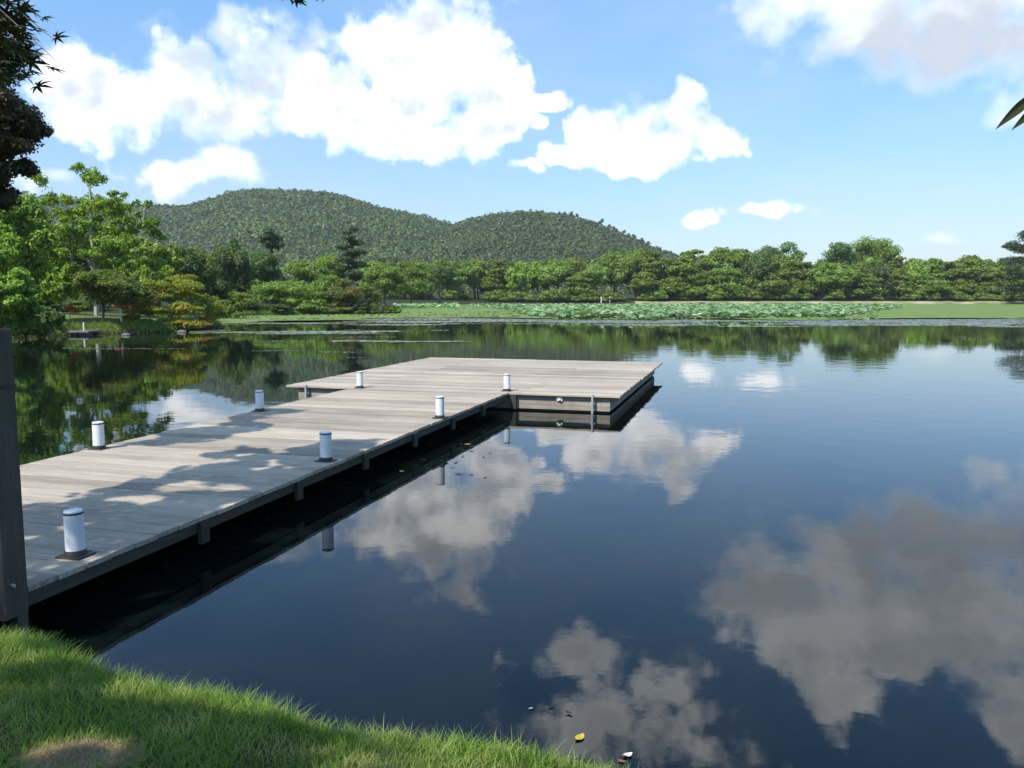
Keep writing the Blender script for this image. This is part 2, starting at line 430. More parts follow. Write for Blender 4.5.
g = grid_mesh('ground', xs, ys, lambda P: ground_z(P), M['ground']); tag(g, kind='structure')
wv = [(-700,-200,0),(700,-200,0),(700,340,0),(-700,340,0)]
wt = mesh_np('water', wv, [[0,1,2,3]], M['water']); tag(wt, kind='structure')

# near bank, fine mesh, over the coarse ground
LIP = np.array([(-9,4.9),(-6,5.0),(-3.4,4.75),(-2.76,4.55),(-2.1,4.15),(-1.75,4.0),(-.85,3.62),(-.28,3.46),(.1,3.36),(.47,3.2),(.85,2.85),(1.2,2.1),(1.6,1.0),(2.4,-1),(4,-4)])
def lip_y(x): return np.interp(x, LIP[:,0], LIP[:,1])
def bank_z(P):
    x, y = P[...,0], P[...,1]
    s = (lip_y(x)-y)*.86           # inside distance to the lip
    n = fbm(np.stack([x*1.6, y*1.6, 0*x], -1), 4)-.5
    top = .72 + .03*np.clip(s, 0, 3) + n*.10 + .10*np.clip(-x/3,0,1)*0
    z = np.where(s > 0, top - .12*np.exp(-(s/.12)), top-.12 + s*2.1 + n*.25*np.clip(-s*4,0,1))
    return np.maximum(z, -.9)
bx = np.arange(-8, 3.2, .05); by = np.arange(-1.5, 5.6, .05)
bk = grid_mesh('grass_bank_ground', bx, by, bank_z, M['bankearth']); tag(bk, kind='structure'); bk.name = 'bank'

# ------------------------------------------------------------------ grass blades
def blades(n, pos, h, w, lean, mat_, name, segs=2, seed=1, droop=1.0):
    r = np.random.default_rng(seed)
    ang = r.random(n)*2*np.pi; la = r.random(n)*2*np.pi
    side = np.stack([np.cos(ang), np.sin(ang), 0*ang], -1)
    ld = np.stack([np.cos(la), np.sin(la), 0*la], -1)
    V = []
    for k in range(segs+1):
        tt = k/segs
        c = pos + np.array((0,0,1))*(h*tt*(1-.25*droop*tt*np.clip(lean,0,1)))[:,None] + ld*(lean*h*tt*tt)[:,None]
        ww = (w*(1-tt*.9) if k < segs else w*.04)[:,None]*.5 if True else None
        V.append(c-side*ww); V.append(c+side*ww)
    V = np.stack(V, 1)                      # n, 2(segs+1), 3
    m_ = 2*(segs+1)
    base = (np.arange(n)*m_)[:,None]
    Fs = [np.concatenate([base+2*k, base+2*k+1, base+2*k+3, base+2*k+2], 1) for k in range(segs)]
    Fq = np.stack(Fs, 1).reshape(-1, 4)
    return mesh_np(name, V.reshape(-1,3), Fq, mat_)
def scatter_bank(n, seed, x0=-4.6, x1=1.35, depth=2.6):
    r = np.random.default_rng(seed)
    x = x0+(x1-x0)*r.random(n); s = -.28 + (depth+.28)*r.random(n)**1.15
    y = lip_y(x)-s/.86
    z = bank_z(np.stack([x, y], -1))
    return np.stack([x, y, z], -1), s
N = 150000
P, s = scatter_bank(N, 11)
cl = fbm(P*2.2+5, 3)
dirt = np.array(at(78,748,.78))
dd = np.hypot((P[:,0]-dirt[0])/.22, (P[:,1]-dirt[1])/.12)
keep = ((dd > 1+.4*(cl-.5)) | (np.random.default_rng(3).random(N) < .10)) & (P[:,2] > .05)
P = P[keep]; s = s[keep]; cl = cl[keep]; n = len(P)
r_ = np.random.default_rng(5)
h = (.028+.042*r_.random(n))*(.6+1.0*cl)*(1+.5*np.exp(-((s)/.15)**2))
g = blades(n, P, h, .0035+.0035*r_.random(n), .3+.9*r_.random(n), M['grassblade'], 'grass', 2, 6); tag(g, 'short green lawn grass covering the near bank', 'grass', kind='stuff')
# scattered taller tufts at the bank edge
pts = []; r_ = np.random.default_rng(8)
for (px, py, k, sp) in [(100,640,9,.10),(110,650,7,.08),(430,722,10,.10),(500,735,12,.12),(30,625,12,.12),(200,676,6,.1),(300,690,8,.15),(380,705,10,.15),(460,722,12,.1),(150,660,7,.1),(515,742,10,.06)]:
    b = at(px, py, .74)
    for _ in range(k): pts.append(b+np.array((r_.normal(0,sp), r_.normal(0,sp*.5)-.03, 0)))
pts = np.array(pts); pts[:,2] = bank_z(pts[:,:2])-.01
o = blades(len(pts), pts, .06+.10*r_.random(len(pts)), .006+.004*r_.random(len(pts)), .2+.5*r_.random(len(pts)), M['reed'], 'tall_grass', 3, 9); tag(o, 'taller grass blades sticking up along the bank edge', 'grass', kind='stuff')
dn = 5000; r_ = np.random.default_rng(4)
th = r_.random(dn)*2*np.pi; rr = np.sqrt(r_.random(dn))*1.05
pp = np.stack([dirt[0]+.25*rr*np.cos(th), dirt[1]+.14*rr*np.sin(th)], -1); pp = np.concatenate([pp, bank_z(pp)[:,None]], 1)
o = blades(dn, pp, .012+.02*r_.random(dn), .003+.002*r_.random(dn), 1+1.5*r_.random(dn), M['drygrass'], 'dry_grass', 2, 3); tag(o, 'bare patch of dry brown grass at the bottom left', 'grass', kind='stuff')

# ------------------------------------------------------------------ the pier
PR = math.atan2(-.27, .963)
pier = empty('wooden_pier', (0,0,0), PR)
tag(pier, 'weathered grey plank pier with wide end platform standing in the pond', 'pier')
H = .414
def n_u(n, u):
    c, s_ = math.cos(PR), math.sin(PR)
    return np.array((n*c-u*s_, n*s_+u*c))
NL, NR, U0, U1 = -9.05, -5.17, 3.13, 18.12
PL, PRr, PU0, PU1 = -10.9, -2.6, 18.14, 27.9
r_ = random.Random(2)
def build_deck(mb, name, rows, ua, ub):
    nf = len(mb.f); u_ = ua
    while u_ < ub-.01:
        for n_ in rows:
            for du in (.06, .21):
                if u_+du > ub-.02 or (ua < 4 and u_ < 4.8 and n_ > NR-.2): continue
                c = (n_+r_.uniform(-.006,.006), u_+du+r_.uniform(-.004,.004)); b0_ = [(c[0]+.007*math.cos(k*math.pi/3), c[1]+.007*math.sin(k*math.pi/3), H+.0045) for k in range(6)]
                mb.add(b0_, [tuple(range(6))])
        u_ += bw
    mesh_np(name, mb.v, mb.f, None, pier, mats=[M['deck'], M['screw']], midx=[0]*nf+[1]*(len(mb.f)-nf))
d1 = MB(); u = U0; bw = .29; gap = .016
while u < U1-.01:
    e = min(u+bw-gap, U1); t_ = r_.uniform(-.003,.003)
    d1.box(NL+r_.uniform(-.01,.01), (NR if u > 4.8 else NR-.225)+r_.uniform(-.008,.012), u, e, H-.045+t_, H+t_, .005); u += bw
build_deck(d1, 'walkway_decking', [NL+.12,(NL+NR)/2-.65,(NL+NR)/2+.65,NR-.12], U0, U1)
d2 = MB(); u = PU0
while u < PU1-.01:
    e = min(u+bw-gap, PU1)
    cuts = [PL+r_.uniform(-.015,.015)] + sorted(r_.choice([-8.9,-6.9,-4.9]) + 0 for _ in range(1)) + [PRr+r_.uniform(-.015,.015)]
    for a, b in zip(cuts[:-1], cuts[1:]):
        t_ = r_.uniform(-.003,.003); d2.box(a+.003, b-.003, u, e, H-.045+t_, H+t_, .005)
    u += bw
build_deck(d2, 'platform_decking', [PL+.2,-8.98,-8.82,-6.98,-6.82,-4.98,-4.82,PRr-.2], PU0, PU1)
for a, b, ub in ((NR-.09, NR-.02, 4.875), (NL+.02, NL+.09, U0)):
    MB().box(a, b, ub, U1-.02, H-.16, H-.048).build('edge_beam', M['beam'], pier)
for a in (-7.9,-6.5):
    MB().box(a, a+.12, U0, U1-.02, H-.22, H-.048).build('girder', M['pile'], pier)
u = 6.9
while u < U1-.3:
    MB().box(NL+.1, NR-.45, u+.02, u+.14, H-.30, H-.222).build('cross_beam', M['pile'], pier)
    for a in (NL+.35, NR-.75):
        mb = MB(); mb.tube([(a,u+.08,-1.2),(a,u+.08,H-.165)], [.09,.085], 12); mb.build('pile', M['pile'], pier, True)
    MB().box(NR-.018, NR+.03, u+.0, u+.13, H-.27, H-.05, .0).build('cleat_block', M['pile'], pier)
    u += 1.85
# platform pontoon
px0, px1, py0, py1 = PL+.28, PRr-.24, PU0+.10, PU1-.25
pb = MB()
for k in range(3):       # horizontal planks on the four faces
    z0 = .045+k*.108; z1 = z0+.104
    pb.box(px0, px1-.2, py0, py0+.03, z0, z1).box(px1-.195, px1, py0-.004, py0+.03, z0, z1)
    pb.box(px1-.03, px1+.001, py0+.032, py1, z0, z1).box(px0-.001, px0+.03, py0+.032, py1, z0, z1).box(px0+.032, px1-.032, py1-.03, py1, z0, z1)
pb.build('pontoon_planking', M['pont'], pier)
MB().box(px0+.05, px1-.05, py0+.05, py1-.05, -.25, .35).build('pontoon_float', M['pile'], pier)
def pole(n_, u_, z1_):
    m_ = MB(); m_.tube([(n_,u_,-1.2),(n_,u_,z1_)], [.028,.028], 12); o = m_.build('mooring_pole', M['steel'], pier, True)
    MB().box(n_-.05, n_+.05, u_+.028, py0-.004, .2, .25).build('pole_clamp', M['steel'], pier)
pole(-3.22, PU0-.02, H+.012); pole(PL+.55, PU0-.02, H+.03)
MB().box(-4.05,-3.92,py0-.04,py0-.005,.25,.33).box(-4.01,-3.96,py0-.07,py0-.041,.27,.31).build('cleat', M['whitepaint'], pier)
for a in (NR+.12,):
    MB().box(a-.08, a+.06, PU0+.0, py0+.0-.004, .04, .35).build('corner_post', M['pile'], pier)

# ------------------------------------------------------------------ bollard lights
def bollard():
    root = empty('bollard_light')
    MB().box(-.12,.12,-.1,.1,0,.012,.003).box(-.03,.03,.101,.14,0,.01,.002).build('base_plate', M['darkmetal'], root)
    b = MB(); b.lathe([(.092,.0121),(.092,.03),(.084,.045),(.084,.055)]); b.build('collar', M['darkmetal'], root, True)
    b = MB(); b.lathe([(.078,.0551),(.078,.362)]); b.build('lamp_tube', M['whiteplastic'], root, True)
    b = MB(); b.lathe([(.081,.3621),(.081,.376)]); b.build('ring', M['darkmetal'], root, True)
    b = MB(); b.lathe([(.076,.3761),(.076,.388),(.070,.394)]); b.build('cap', M['whiteplastic'], root, True)
    return root
def copy_tree(o, parent=None):
    c = o.copy(); COL.objects.link(c)
    if parent is not None: c.parent = parent; c.matrix_parent_inverse = o.matrix_parent_inverse
    for ch in list(o.children): copy_tree(ch, c)
    return c
b0 = bollard()
lamps = [((76,556),'nearest white cylinder light, in tree shade at the right edge of the pier'),
         ((326,461),'second nearest white light on the right edge of the pier, partly shaded'),
         ((440,418),'third white light on the right edge of the pier, in full sun'),
         ((507,391),'white light at the inner corner where the walkway meets the right platform wing'),
         ((99,449),'nearest white light on the left edge of the pier, water behind it'),
         ((260,411),'middle white light on the left edge of the pier, just before the left platform wing'),
         ((360,388),'farthest white light on the left, standing on the platform inside its left wing')]
for i, (p, lb) in enumerate(lamps):
    o = b0 if i == 0 else copy_tree(b0)
    w = at(*p, H); 
    o.location = (w[0], w[1], H+.003); o.rotation_euler = (R(.6*((i*37)%3-1)), R(-1.2 if i == 0 else .5*((i*53)%3-1)), PR)
    tag(o, lb, 'light', 'white cylinder lights along the pier edges')

# ------------------------------------------------------------------ gate post at left
gp = empty('gate_post', (*n_u(NR-.105, 4.76), 0), PR); tag(gp, 'tall dark square timber post at the left edge where the pier starts', 'post')
MB().box(-.1,.1,-.1,.1,.22,2.37,.012).build('post', M['post'], gp)
MB().box(.02,.095,.0,.096,-.9,.218).build('foot', M['post'], gp)
MB().box(-.105,.105,-.105,.105,1.93,1.965,.002).build('strap', M['darkmetal'], gp)
b = MB(); b.tube([(.1,-.035,.47),(.125,-.035,.47)], [.016,.013], 10); b.build('bolt', M['steel'], gp, True)

# ------------------------------------------------------------------ leaves and crowns
def leaf_quads(P, Nn, L, W, r):
    n = len(P)
    t_ = np.cross(Nn, r.normal(size=(n,3))); t_ /= np.linalg.norm(t_, axis=1)[:,None]+1e-9
    b_ = np.cross(Nn, t_)
    L = L[:,None]; W = W[:,None]
    V = np.stack([P-t_*L, P+b_*W+t_*L*.1, P+t_*L, P-b_*W+t_*L*.1], 1).reshape(-1,3)
    return V
def crown_points(clumps, n, r, shell=.35):
    c = np.array([k[:3] for k in clumps], float); rad = np.array([k[3:6] for k in clumps], float)
    w = (rad[:,0]*rad[:,1]+rad[:,0]*rad[:,2]+rad[:,1]*rad[:,2]); w /= w.sum()
    idx = r.choice(len(clumps), n, p=w)
    d = r.normal(size=(n,3)); d /= np.linalg.norm(d, axis=1)[:,None]
    q = 1-shell*r.random(n)**1.3*1.0 + .10*r.normal(size=n)
    P = c[idx]+d*rad[idx]*q[:,None]
    Nn = d/rad[idx]; Nn /= np.linalg.norm(Nn, axis=1)[:,None]
    return P, Nn, idx
ICO = None
def ico(sub=1):
    import bmesh
    bm = bmesh.new(); bmesh.ops.create_icosphere(bm, subdivisions=sub, radius=1)
    v = np.array([x.co[:] for x in bm.verts]); f = np.array([[y.index for y in x.verts] for x in bm.faces]); bm.free()
    return v, f
ICO1 = ico(1); ICO2 = ico(2)
def crown_mesh(name, clumps, n, size, m, parent, seed=1, shell=.35, core=.0, jitter=.55, sub=True):
    """leaf clumps spread through a set of ellipsoids; sub-clumps roughen the outline"""
    r = np.random.default_rng(seed)
    cl = list(clumps)
    if sub:
        extra = []
        for k in clumps:
            m_ = 9
            for _ in range(m_):
                d = r.normal(size=3); d /= np.linalg.norm(d); d[2] = abs(d[2])*.9-.25
                c = np.array(k[:3])+d*np.array(k[3:6])*r.uniform(.72,.98); s_ = r.uniform(.25,.48)
                extra.append((*c, k[3]*s_, k[4]*s_, k[5]*s_*.8))
        cl = [(*k[:3], k[3]*.8, k[4]*.8, k[5]*.8) for k in clumps]+extra
    P, Nn, idx = crown_points(cl, n, r, shell)
    Nn = Nn + r.normal(size=Nn.shape)*jitter; Nn[:,2] += .35; Nn /= np.linalg.norm(Nn, axis=1)[:,None]
    L = size*(.6+.8*r.random(n)); V = leaf_quads(P, Nn, L, L*.62, r)
    Fq = np.arange(4*n).reshape(-1,4)
    if core > 0:
        iv, iff = ICO1; off = len(V); vs, fs = [V], []
        faces = [list(q) for q in Fq]
        for k in clumps:
            v = iv*np.array(k[3:6])*core*(1+.2*r.normal(size=(len(iv),1))*.5)+np.array(k[:3])
            vs.append(v); fs.append(iff+off); off += len(v)
        tri = np.concatenate(fs); V = np.concatenate(vs)
        quad4 = np.concatenate([tri, tri[:,2:3]], 1)
        # degenerate quads are avoided: build with mixed polygons
        me = bpy.data.meshes.new(name)
        me.vertices.add(len(V)); me.vertices.foreach_set('co', V.astype(np.float32).ravel())
        nl = n*4+len(tri)*3; me.loops.add(nl)
        me.loops.foreach_set('vertex_index', np.concatenate([Fq.ravel(), tri.ravel()]).astype(np.int32))
        me.polygons.add(n+len(tri))
        st = np.concatenate([np.arange(n)*4, n*4+np.arange(len(tri))*3]).astype(np.int32)
        me.polygons.foreach_set('loop_start', st)
        me.polygons.foreach_set('loop_total', np.concatenate([np.full(n,4), np.full(len(tri),3)]).astype(np.int32))
        me.materials.append(m); me.update(calc_edges=True)
        o = bpy.data.objects.new(name, me); COL.objects.link(o); o.parent = parent
        return o
    return mesh_np(name, V, Fq, m, parent)
def limbs(name, base, h, r0, targets, m, parent, bend=.05, seed=1, n=7):
    r = random.Random(seed); mb = MB()
    top = np.array(base)+np.array((r.uniform(-bend,bend)*h, r.uniform(-bend,bend)*h, h))
    mid = (np.array(base)+top)/2+np.array((r.uniform(-bend,bend)*h, r.uniform(-bend,bend)*h, 0))
    b = np.array(base, float)
    mb.tube([b-np.array((0,0,.4)), b+np.array((0,0,.12*h)), mid, top], [r0*1.35, r0, r0*.8, r0*.55], n+2)
    for tg in targets:
        tg = np.array(tg, float); f = r.uniform(.35,.95); s_ = b*(1-f)+top*f if f > .5 else (b*(1-2*f)+mid*2*f)
        s_ = mid*(1-(f-.5)*2)+top*(f-.5)*2 if f > .5 else b*(1-f*2)+mid*f*2
        k = s_*.5+tg*.5; k[2] += .12*np.linalg.norm(tg-s_)
        mb.tube([s_, k, tg], [r0*.42, r0*.28, r0*.09], n)
        for _ in range(2):
            e = tg+np.array([r.uniform(-.14,.14), r.uniform(-.14,.14), r.uniform(-.05,.1)])*np.linalg.norm(tg-s_)
            mb.tube([k, (k+e)/2+np.array((0,0,.05)), e], [r0*.16, r0*.10, r0*.03], 5)
    return mb.build(name, m, parent, True)

def make_tree(name, clumps, n, size, leafm, barkm, trunk_h, r0, seed, label, cat='tree', group=None, core=.62, loc=(0,0,0), shell=.35, jitter=.55, sub=True):
    """clumps in local coordinates, base at origin"""
    root = empty(name, loc); tag(root, label, cat, group)
    r = random.Random(seed)
    tg = [k[:3] for k in r.sample(clumps, min(len(clumps), 8))]
    limbs('trunk', (0,0,0), trunk_h, r0, tg, barkm, root, seed=seed)
    crown_mesh('crown', clumps, n, size, leafm, root, seed, shell, core, jitter, sub)
    return root
def round_clumps(rx, rz, zc, k, seed, rs=.42, flat=.95, ry=None):
    r = np.random.default_rng(seed); ry = ry or rx; out = [(0,0,zc,rx*.6,ry*.6,rz*.65)]
    for i in range(k):
        d = r.normal(size=3); d /= np.linalg.norm(d); 
        if d[2] < -.5: d[2] *= -.6
        q = r.uniform(.55,.85); s_ = r.uniform(.7,1.25)*rs
        out.append((d[0]*rx*q, d[1]*ry*q, zc+d[2]*rz*q, rx*s_, ry*s_, rz*s_*flat))
    return out
def layered_clumps(rx, h0, h1, k, seed):
    r = np.random.default_rng(seed); out = []
    for i in range(k):
        f = (i+.5)/k; z = h0+(h1-h0)*f; R_ = rx*(1-.75*f**1.6)
        a = r.random()*6.28; q = r.uniform(.1,.75)*R_
        s_ = r.uniform(.45,.8)*R_*.8+.4
        out.append((q*math.cos(a), q*math.sin(a), z, s_, s_, s_*.32+.25))
    return out

# ---- prototypes for the far shore row (about 12 m tall each)
protos = []
def proto(kind, label, cl, lm, n=9000, size=.27, th=6, seed=1, core=.66):
    t_ = make_tree('broadleaf_tree' if 'pine' not in kind else 'pine_tree', cl, n, size, lm, M['bark'], th, .28, seed, label, group=None, core=core)
    protos.append((kind, t_)); return t_
FARLABEL = {'mid':'mid green rounded broadleaf tree in the dense row on the far shore',
            'dark':'dark green broadleaf tree in the dense row on the far shore',
            'layer':'cherry tree with tiered spreading boughs in the row on the far shore',
            'light':'fresh light green tree in the row on the far shore'}
FG = {'mid':'mid green trees on the far shore','dark':'dark green trees on the far shore','layer':'tiered cherry trees on the far shore','light':'light green trees on the far shore'}
pm = [proto('mid', '', round_clumps(4.6,5.4,6.2,20,21,rs=.38,flat=.95), M['f_mid'], seed=21), proto('mid','', round_clumps(5.2,5.2,6.0,22,22,rs=.36,flat=.95), M['f_mid'], seed=22)]
pd = [proto('dark','', round_clumps(4.2,5.6,6.3,20,23,rs=.38,flat=.95), M['f_dark'], seed=23), proto('dark','', round_clumps(4.8,5.5,6.2,22,24,rs=.36,flat=.95), M['f_dark'], seed=24)]
pl = [proto('layer','', layered_clumps(6.0,1.2,10.2,20,25), M['f_mid'], n=9500, seed=25, core=.6), proto('layer','', layered_clumps(6.6,1.0,9.5,22,26), M['f_mid'], n=9500, seed=26, core=.6)]
pli = [proto('light','', round_clumps(3.6,5.6,6.4,20,27,rs=.36,flat=.95), M['f_light'], seed=27)]
PROT = {'mid':pm,'dark':pd,'layer':pl,'light':pli}
used = set()
def place(kind, x, y, hscale, wscale=None, rz=None, label=None, group=None, i=[0]):
    i[0] += 1; src = PROT[kind][i[0] % len(PROT[kind])]
    if src.name in used: o = copy_tree(src)
    else: o = src; used.add(src.name)
    z = float(ground_z(np.array([[x, y]]))[0])
    o.location = (x, y, max(z,.0)-.05); ws = wscale or hscale
    o.scale = (ws, ws, hscale); o.rotation_euler = (0,0, rz if rz is not None else (i[0]*2.399) % 6.28)
    tag(o, label or FARLABEL[kind], 'tree', group or (FG[kind] if not label else None))
    return o
def proj_h(py, d): return HC + (297-py)/F*d
# skyline of the far row (px -> top y)
SKY = [(370,262),(400,257),(425,262),(450,258),(480,262),(510,258),(530,262),(560,256),(590,262),(615,250),(645,246),(670,258),(690,250),(720,247),(745,250),(790,258),(830,262),(870,262),(900,258),(930,262),(960,256),(985,262),(1024,262),(1100,258)]
def sky_y(px): return float(np.interp(px, [a for a,b in SKY], [b for a,b in SKY]))
rr = random.Random(12)
px = 372
row = 0
while px < 1075:
    d = 292+rr.uniform(-4,6); x = (px-512)/F*d*.997
    h = proj_h(sky_y(px)+rr.uniform(0,7), d)
    kind = 'layer' if (px > 640 and rr.random() < .75) else rr.choice(['mid','dark','mid','layer','mid','light'])
    if abs(px-470) < 9 or abs(px-522) < 8: kind = 'light'
    top = {'mid':11.6,'dark':11.9,'layer':11.0,'light':12.0}[kind]
    place(kind, x, d, h/top, min(h/top*1.05, 1.35))
    px += rr.uniform(15,21)
# second row behind, slightly taller in places, third in front lower
px = 380
while px < 1080:
    d = 308+rr.uniform(-4,8); x = (px-512)/F*d
    h = proj_h(sky_y(px)-rr.uniform(-5,1), d)
    kind = rr.choice(['mid','dark','mid','dark','layer'])
    place(kind, x, d, h/11.8, h/11.8*1.15); px += rr.uniform(20,30)

# low shrubs along the far bank
shr = make_tree('shrub', round_clumps(2.8,1.9,1.6,9,41,rs=.5), 2600, .2, M['f_mid'], M['bark'], .8, .07, 41, 'low green shrub along the foot of the far shore trees', 'shrub', 'low shrubs on the far shore')
px = 375; first = True
while px < 1060:
    if rr.random() < .72:
        d = 287+rr.uniform(-1,3); x = (px-512)/F*d
        o = shr if first else copy_tree(shr); first = False
        o.location = (x, d, max(float(ground_z(np.array([[x,d]]))[0]),0)-.05); s_ = rr.uniform(.6,1.25); o.scale = (s_*1.2,s_,s_); o.rotation_euler = (0,0,rr.random()*6)
    px += rr.uniform(4,10)

# distinct trees of the far shore
def at_ground(px, d): 
    x = (px-512)/F*d; return (x, d, max(float(ground_z(np.array([[x, d]]))[0]), 0)-.05)
def dist_tree(name, px, d, top_y, wpx, kind, leafm, label, n=8000, size=.32, seed=1, bottom_y=None, barkm=None, cat='tree', k=22, core=.5, rs=.36, flat=.95):
    loc = at_ground(px, d); h = proj_h(top_y, d)-loc[2]; rx = wpx/F*d/2
    zb = (proj_h(bottom_y, d)-loc[2]) if bottom_y else h*.06
    rz = (h-zb)/2; zc = zb+rz
    if cat == 'shrub': rz = h*.62; zc = h-rz
    cl = round_clumps(rx*.92, rz*.95, zc, k, seed, rs, flat)
    return make_tree(name, cl, n, size, leafm, barkm or M['bark'], max(zc, .4), max(.06,.022*h), seed, label, cat, None, core, loc)
dist_tree('broadleaf_tree', 775, 318, 238, 66, 'x', M['f_feather'], 'tall pale blue-green feathery tree rising above the far row, left of the big dome', seed=51, n=9000, k=16, rs=.3)
dist_tree('broadleaf_tree', 838, 316, 240, 60, 'x', M['f_dark'], 'left half of the big twin dome tree above the far shore, darker one', seed=52, n=9000)
dist_tree('broadleaf_tree', 870, 320, 233, 66, 'x', M['f_mid'], 'right and taller half of the big twin dome tree above the far shore', seed=53, n=9000)
# big pine at right edge
loc = at_ground(1026, 270)
pc = []
for (a, yy, wx) in [(1022,238,20),(1036,234,22),(1008,247,14),(1026,250,24),(1012,262,18),(1036,262,26),(1003,270,10),(1020,276,24),(1044,276,22),(1018,290,22),(1040,292,24)]:
    h_ = proj_h(yy, 270); pc.append(((a-1026)/F*270, rr.uniform(-3,3), h_-loc[2], wx/F*270*.8, 3.8, 2.2))
make_tree('pine_tree', pc, 16000, .26, M['f_pine'], M['bark'], 17, .4, 61, 'dark layered pine cut by the right edge of the picture', loc=loc, core=.5)

# ------------------------------------------------------------------ left and middle shore
dist_tree('shrub', 290, 119, 276, 84, 'x', M['f_mid'], 'wide mid green rounded shrub at the water weed edge, left of the reddish one', n=12000, size=.15, seed=71, bottom_y=318, cat='shrub')
dist_tree('shrub', 352, 121, 277, 66, 'x', M['f_olive'], 'rounded shrub with reddish brown top at the water weed edge', n=11000, size=.15, seed=72, bottom_y=318, cat='shrub')
dist_tree('shrub', 325, 126, 272, 50, 'x', M['f_mid'], 'green shrub squeezed between the wide shrub and the reddish shrub', n=8000, size=.16, seed=73, bottom_y=314, cat='shrub')
dist_tree('shrub', 238, 112, 292, 50, 'x', M['f_mid'], 'low pale green shrub hugging the water below the tall dark tree', n=7000, size=.15, seed=74, bottom_y=318, cat='shrub')
dist_tree('broadleaf_tree', 234, 135, 236, 48, 'x', M['f_dark'], 'tall dark tree with rounded top left of the ball topped tree', n=16000, size=.17, seed=75, bottom_y=308)
dist_tree('broadleaf_tree', 275, 150, 229, 27, 'x', M['f_pine'], 'slender tree with a small dark ball crown in front of the hill', n=6000, size=.18, seed=76, bottom_y=258)
dist_tree('broadleaf_tree', 262, 148, 252, 56, 'x', M['f_dark'], 'dark broad tree below and left of the ball crown', n=12000, size=.19, seed=77, bottom_y=305)
dist_tree('broadleaf_tree', 305, 160, 258, 56, 'x', M['f_mid'], 'green tree standing left of the tall conifer', n=11000, size=.2, seed=78, bottom_y=302)
dist_tree('broadleaf_tree', 330, 175, 255, 50, 'x', M['f_light'], 'light green tree seen just behind the tall conifer', n=9000, size=.2, seed=79, bottom_y=302)
dist_tree('broadleaf_tree', 385, 180, 258, 52, 'x', M['f_mid'], 'round green tree right of the tall conifer', n=12000, size=.2, seed=80, bottom_y=304)
dist_tree('broadleaf_tree', 412, 215, 259, 50, 'x', M['f_mid'], 'green tree at the left end of the far shore row', n=10000, size=.22, seed=82, bottom_y=304)
dist_tree('broadleaf_tree', 440, 240, 256, 46, 'x', M['f_dark'], 'darker tree next to the left end of the far shore row', n=9000, size=.24, seed=83, bottom_y=304)
loc = at_ground(352, 150); pc = []
for i in range(13):
    f = i/12; yy = 231+f*52; a = i*2.4; R_ = (5+11*math.sin(min(1,f*1.3+.15)*1.7))/F*150
    pc.append((R_*.5*math.cos(a), R_*.5*math.sin(a), proj_h(yy,150)-loc[2], R_*.62, R_*.62, .75))
make_tree('conifer_tree', pc, 11000, .16, M['f_pine'], M['bark'], 12.5, .26, 84, 'tall dark ragged conifer standing up in front of the hill', loc=loc, core=.45)

# back filler trees on rising ground at left
for i, (px_, d_, ty, wp, lm, lb) in enumerate([(205,112,262,60,'f_dark','dark green tree behind the turning maple'),
        (178,105,245,56,'f_dark','dark bushy tree right of the tall pale tree'),
        (158,98,236,60,'f_light','yellowish green tree right of and behind the tall pale tree'),
        (120,104,228,70,'f_mid','green tree directly behind the tall pale tree'),
        (60,100,226,80,'f_dark','dark tree behind the gap at the upper left shore'),
        (20,90,215,80,'f_dark','dark tree behind the bright left edge trees'),
        (-40,80,200,100,'f_dark','dark tree cut by the left edge behind the others'),
        (205,165,243,50,'f_mid','green tree on the slope between the tall pale tree and the round topped one'),
        (165,190,240,70,'f_mid','green tree far back on the slope behind the left shore'),
        (245,180,250,60,'f_mid','green tree far back behind the round topped dark tree')]):
    dist_tree('broadleaf_tree', px_, d_, ty, wp, 'x', M[lm], lb, n=18000, size=.14+.0006*d_, seed=90+i, bottom_y=312)
for i, (px_, d_, ty, wp) in enumerate([(214,104,303,30),(250,112,302,34),(278,113,304,30),(308,115,303,34),(338,118,304,30),(366,120,304,32),(392,124,305,24)]):
    dist_tree('shrub', px_, d_, ty, wp, 'x', M[['f_mid','f_olive','f_dark'][i%3]], ['low shrub overhanging the weed mat right of the turning maple','low olive shrub overhanging the weed mat, second from the maple','low dark shrub under the left side of the wide rounded shrub','low shrub under the right side of the wide rounded shrub','low olive shrub between the wide shrub and the reddish shrub','low dark shrub under the reddish shrub','last low shrub at the right end of the middle shore'][i], n=4500, size=.13, seed=160+i, cat='shrub', k=12)
# nearest left trees
dist_tree('broadleaf_tree', 22, 58, 192, 78, 'x', M['f_near'], 'tall green tree at the left edge below the hanging dark crown', n=26000, size=.13, seed=101, bottom_y=316, k=30, rs=.3)
dist_tree('broadleaf_tree', 4, 50, 262, 84, 'x', M['f_near'], 'bright large leaved tree low at the left edge of the far bank', n=20000, size=.13, seed=102, bottom_y=334, k=30, rs=.28)
dist_tree('broadleaf_tree', 62, 66, 262, 40, 'x', M['f_near'], 'small bright green tree between the left edge trees and the weeping tree', n=10000, size=.13, seed=103, bottom_y=318, k=20, rs=.32)
dist_tree('broadleaf_tree', 104, 60, 268, 92, 'x', M['f_mid'], 'low domed weeping tree with brownish left side on the lawn', n=20000, size=.10, seed=104, bottom_y=318, k=14)
dist_tree('broadleaf_tree', 150, 72, 268, 56, 'x', M['f_mid'], 'domed green tree behind the slender white stemmed tree', n=16000, size=.11, seed=105, bottom_y=312, k=13)
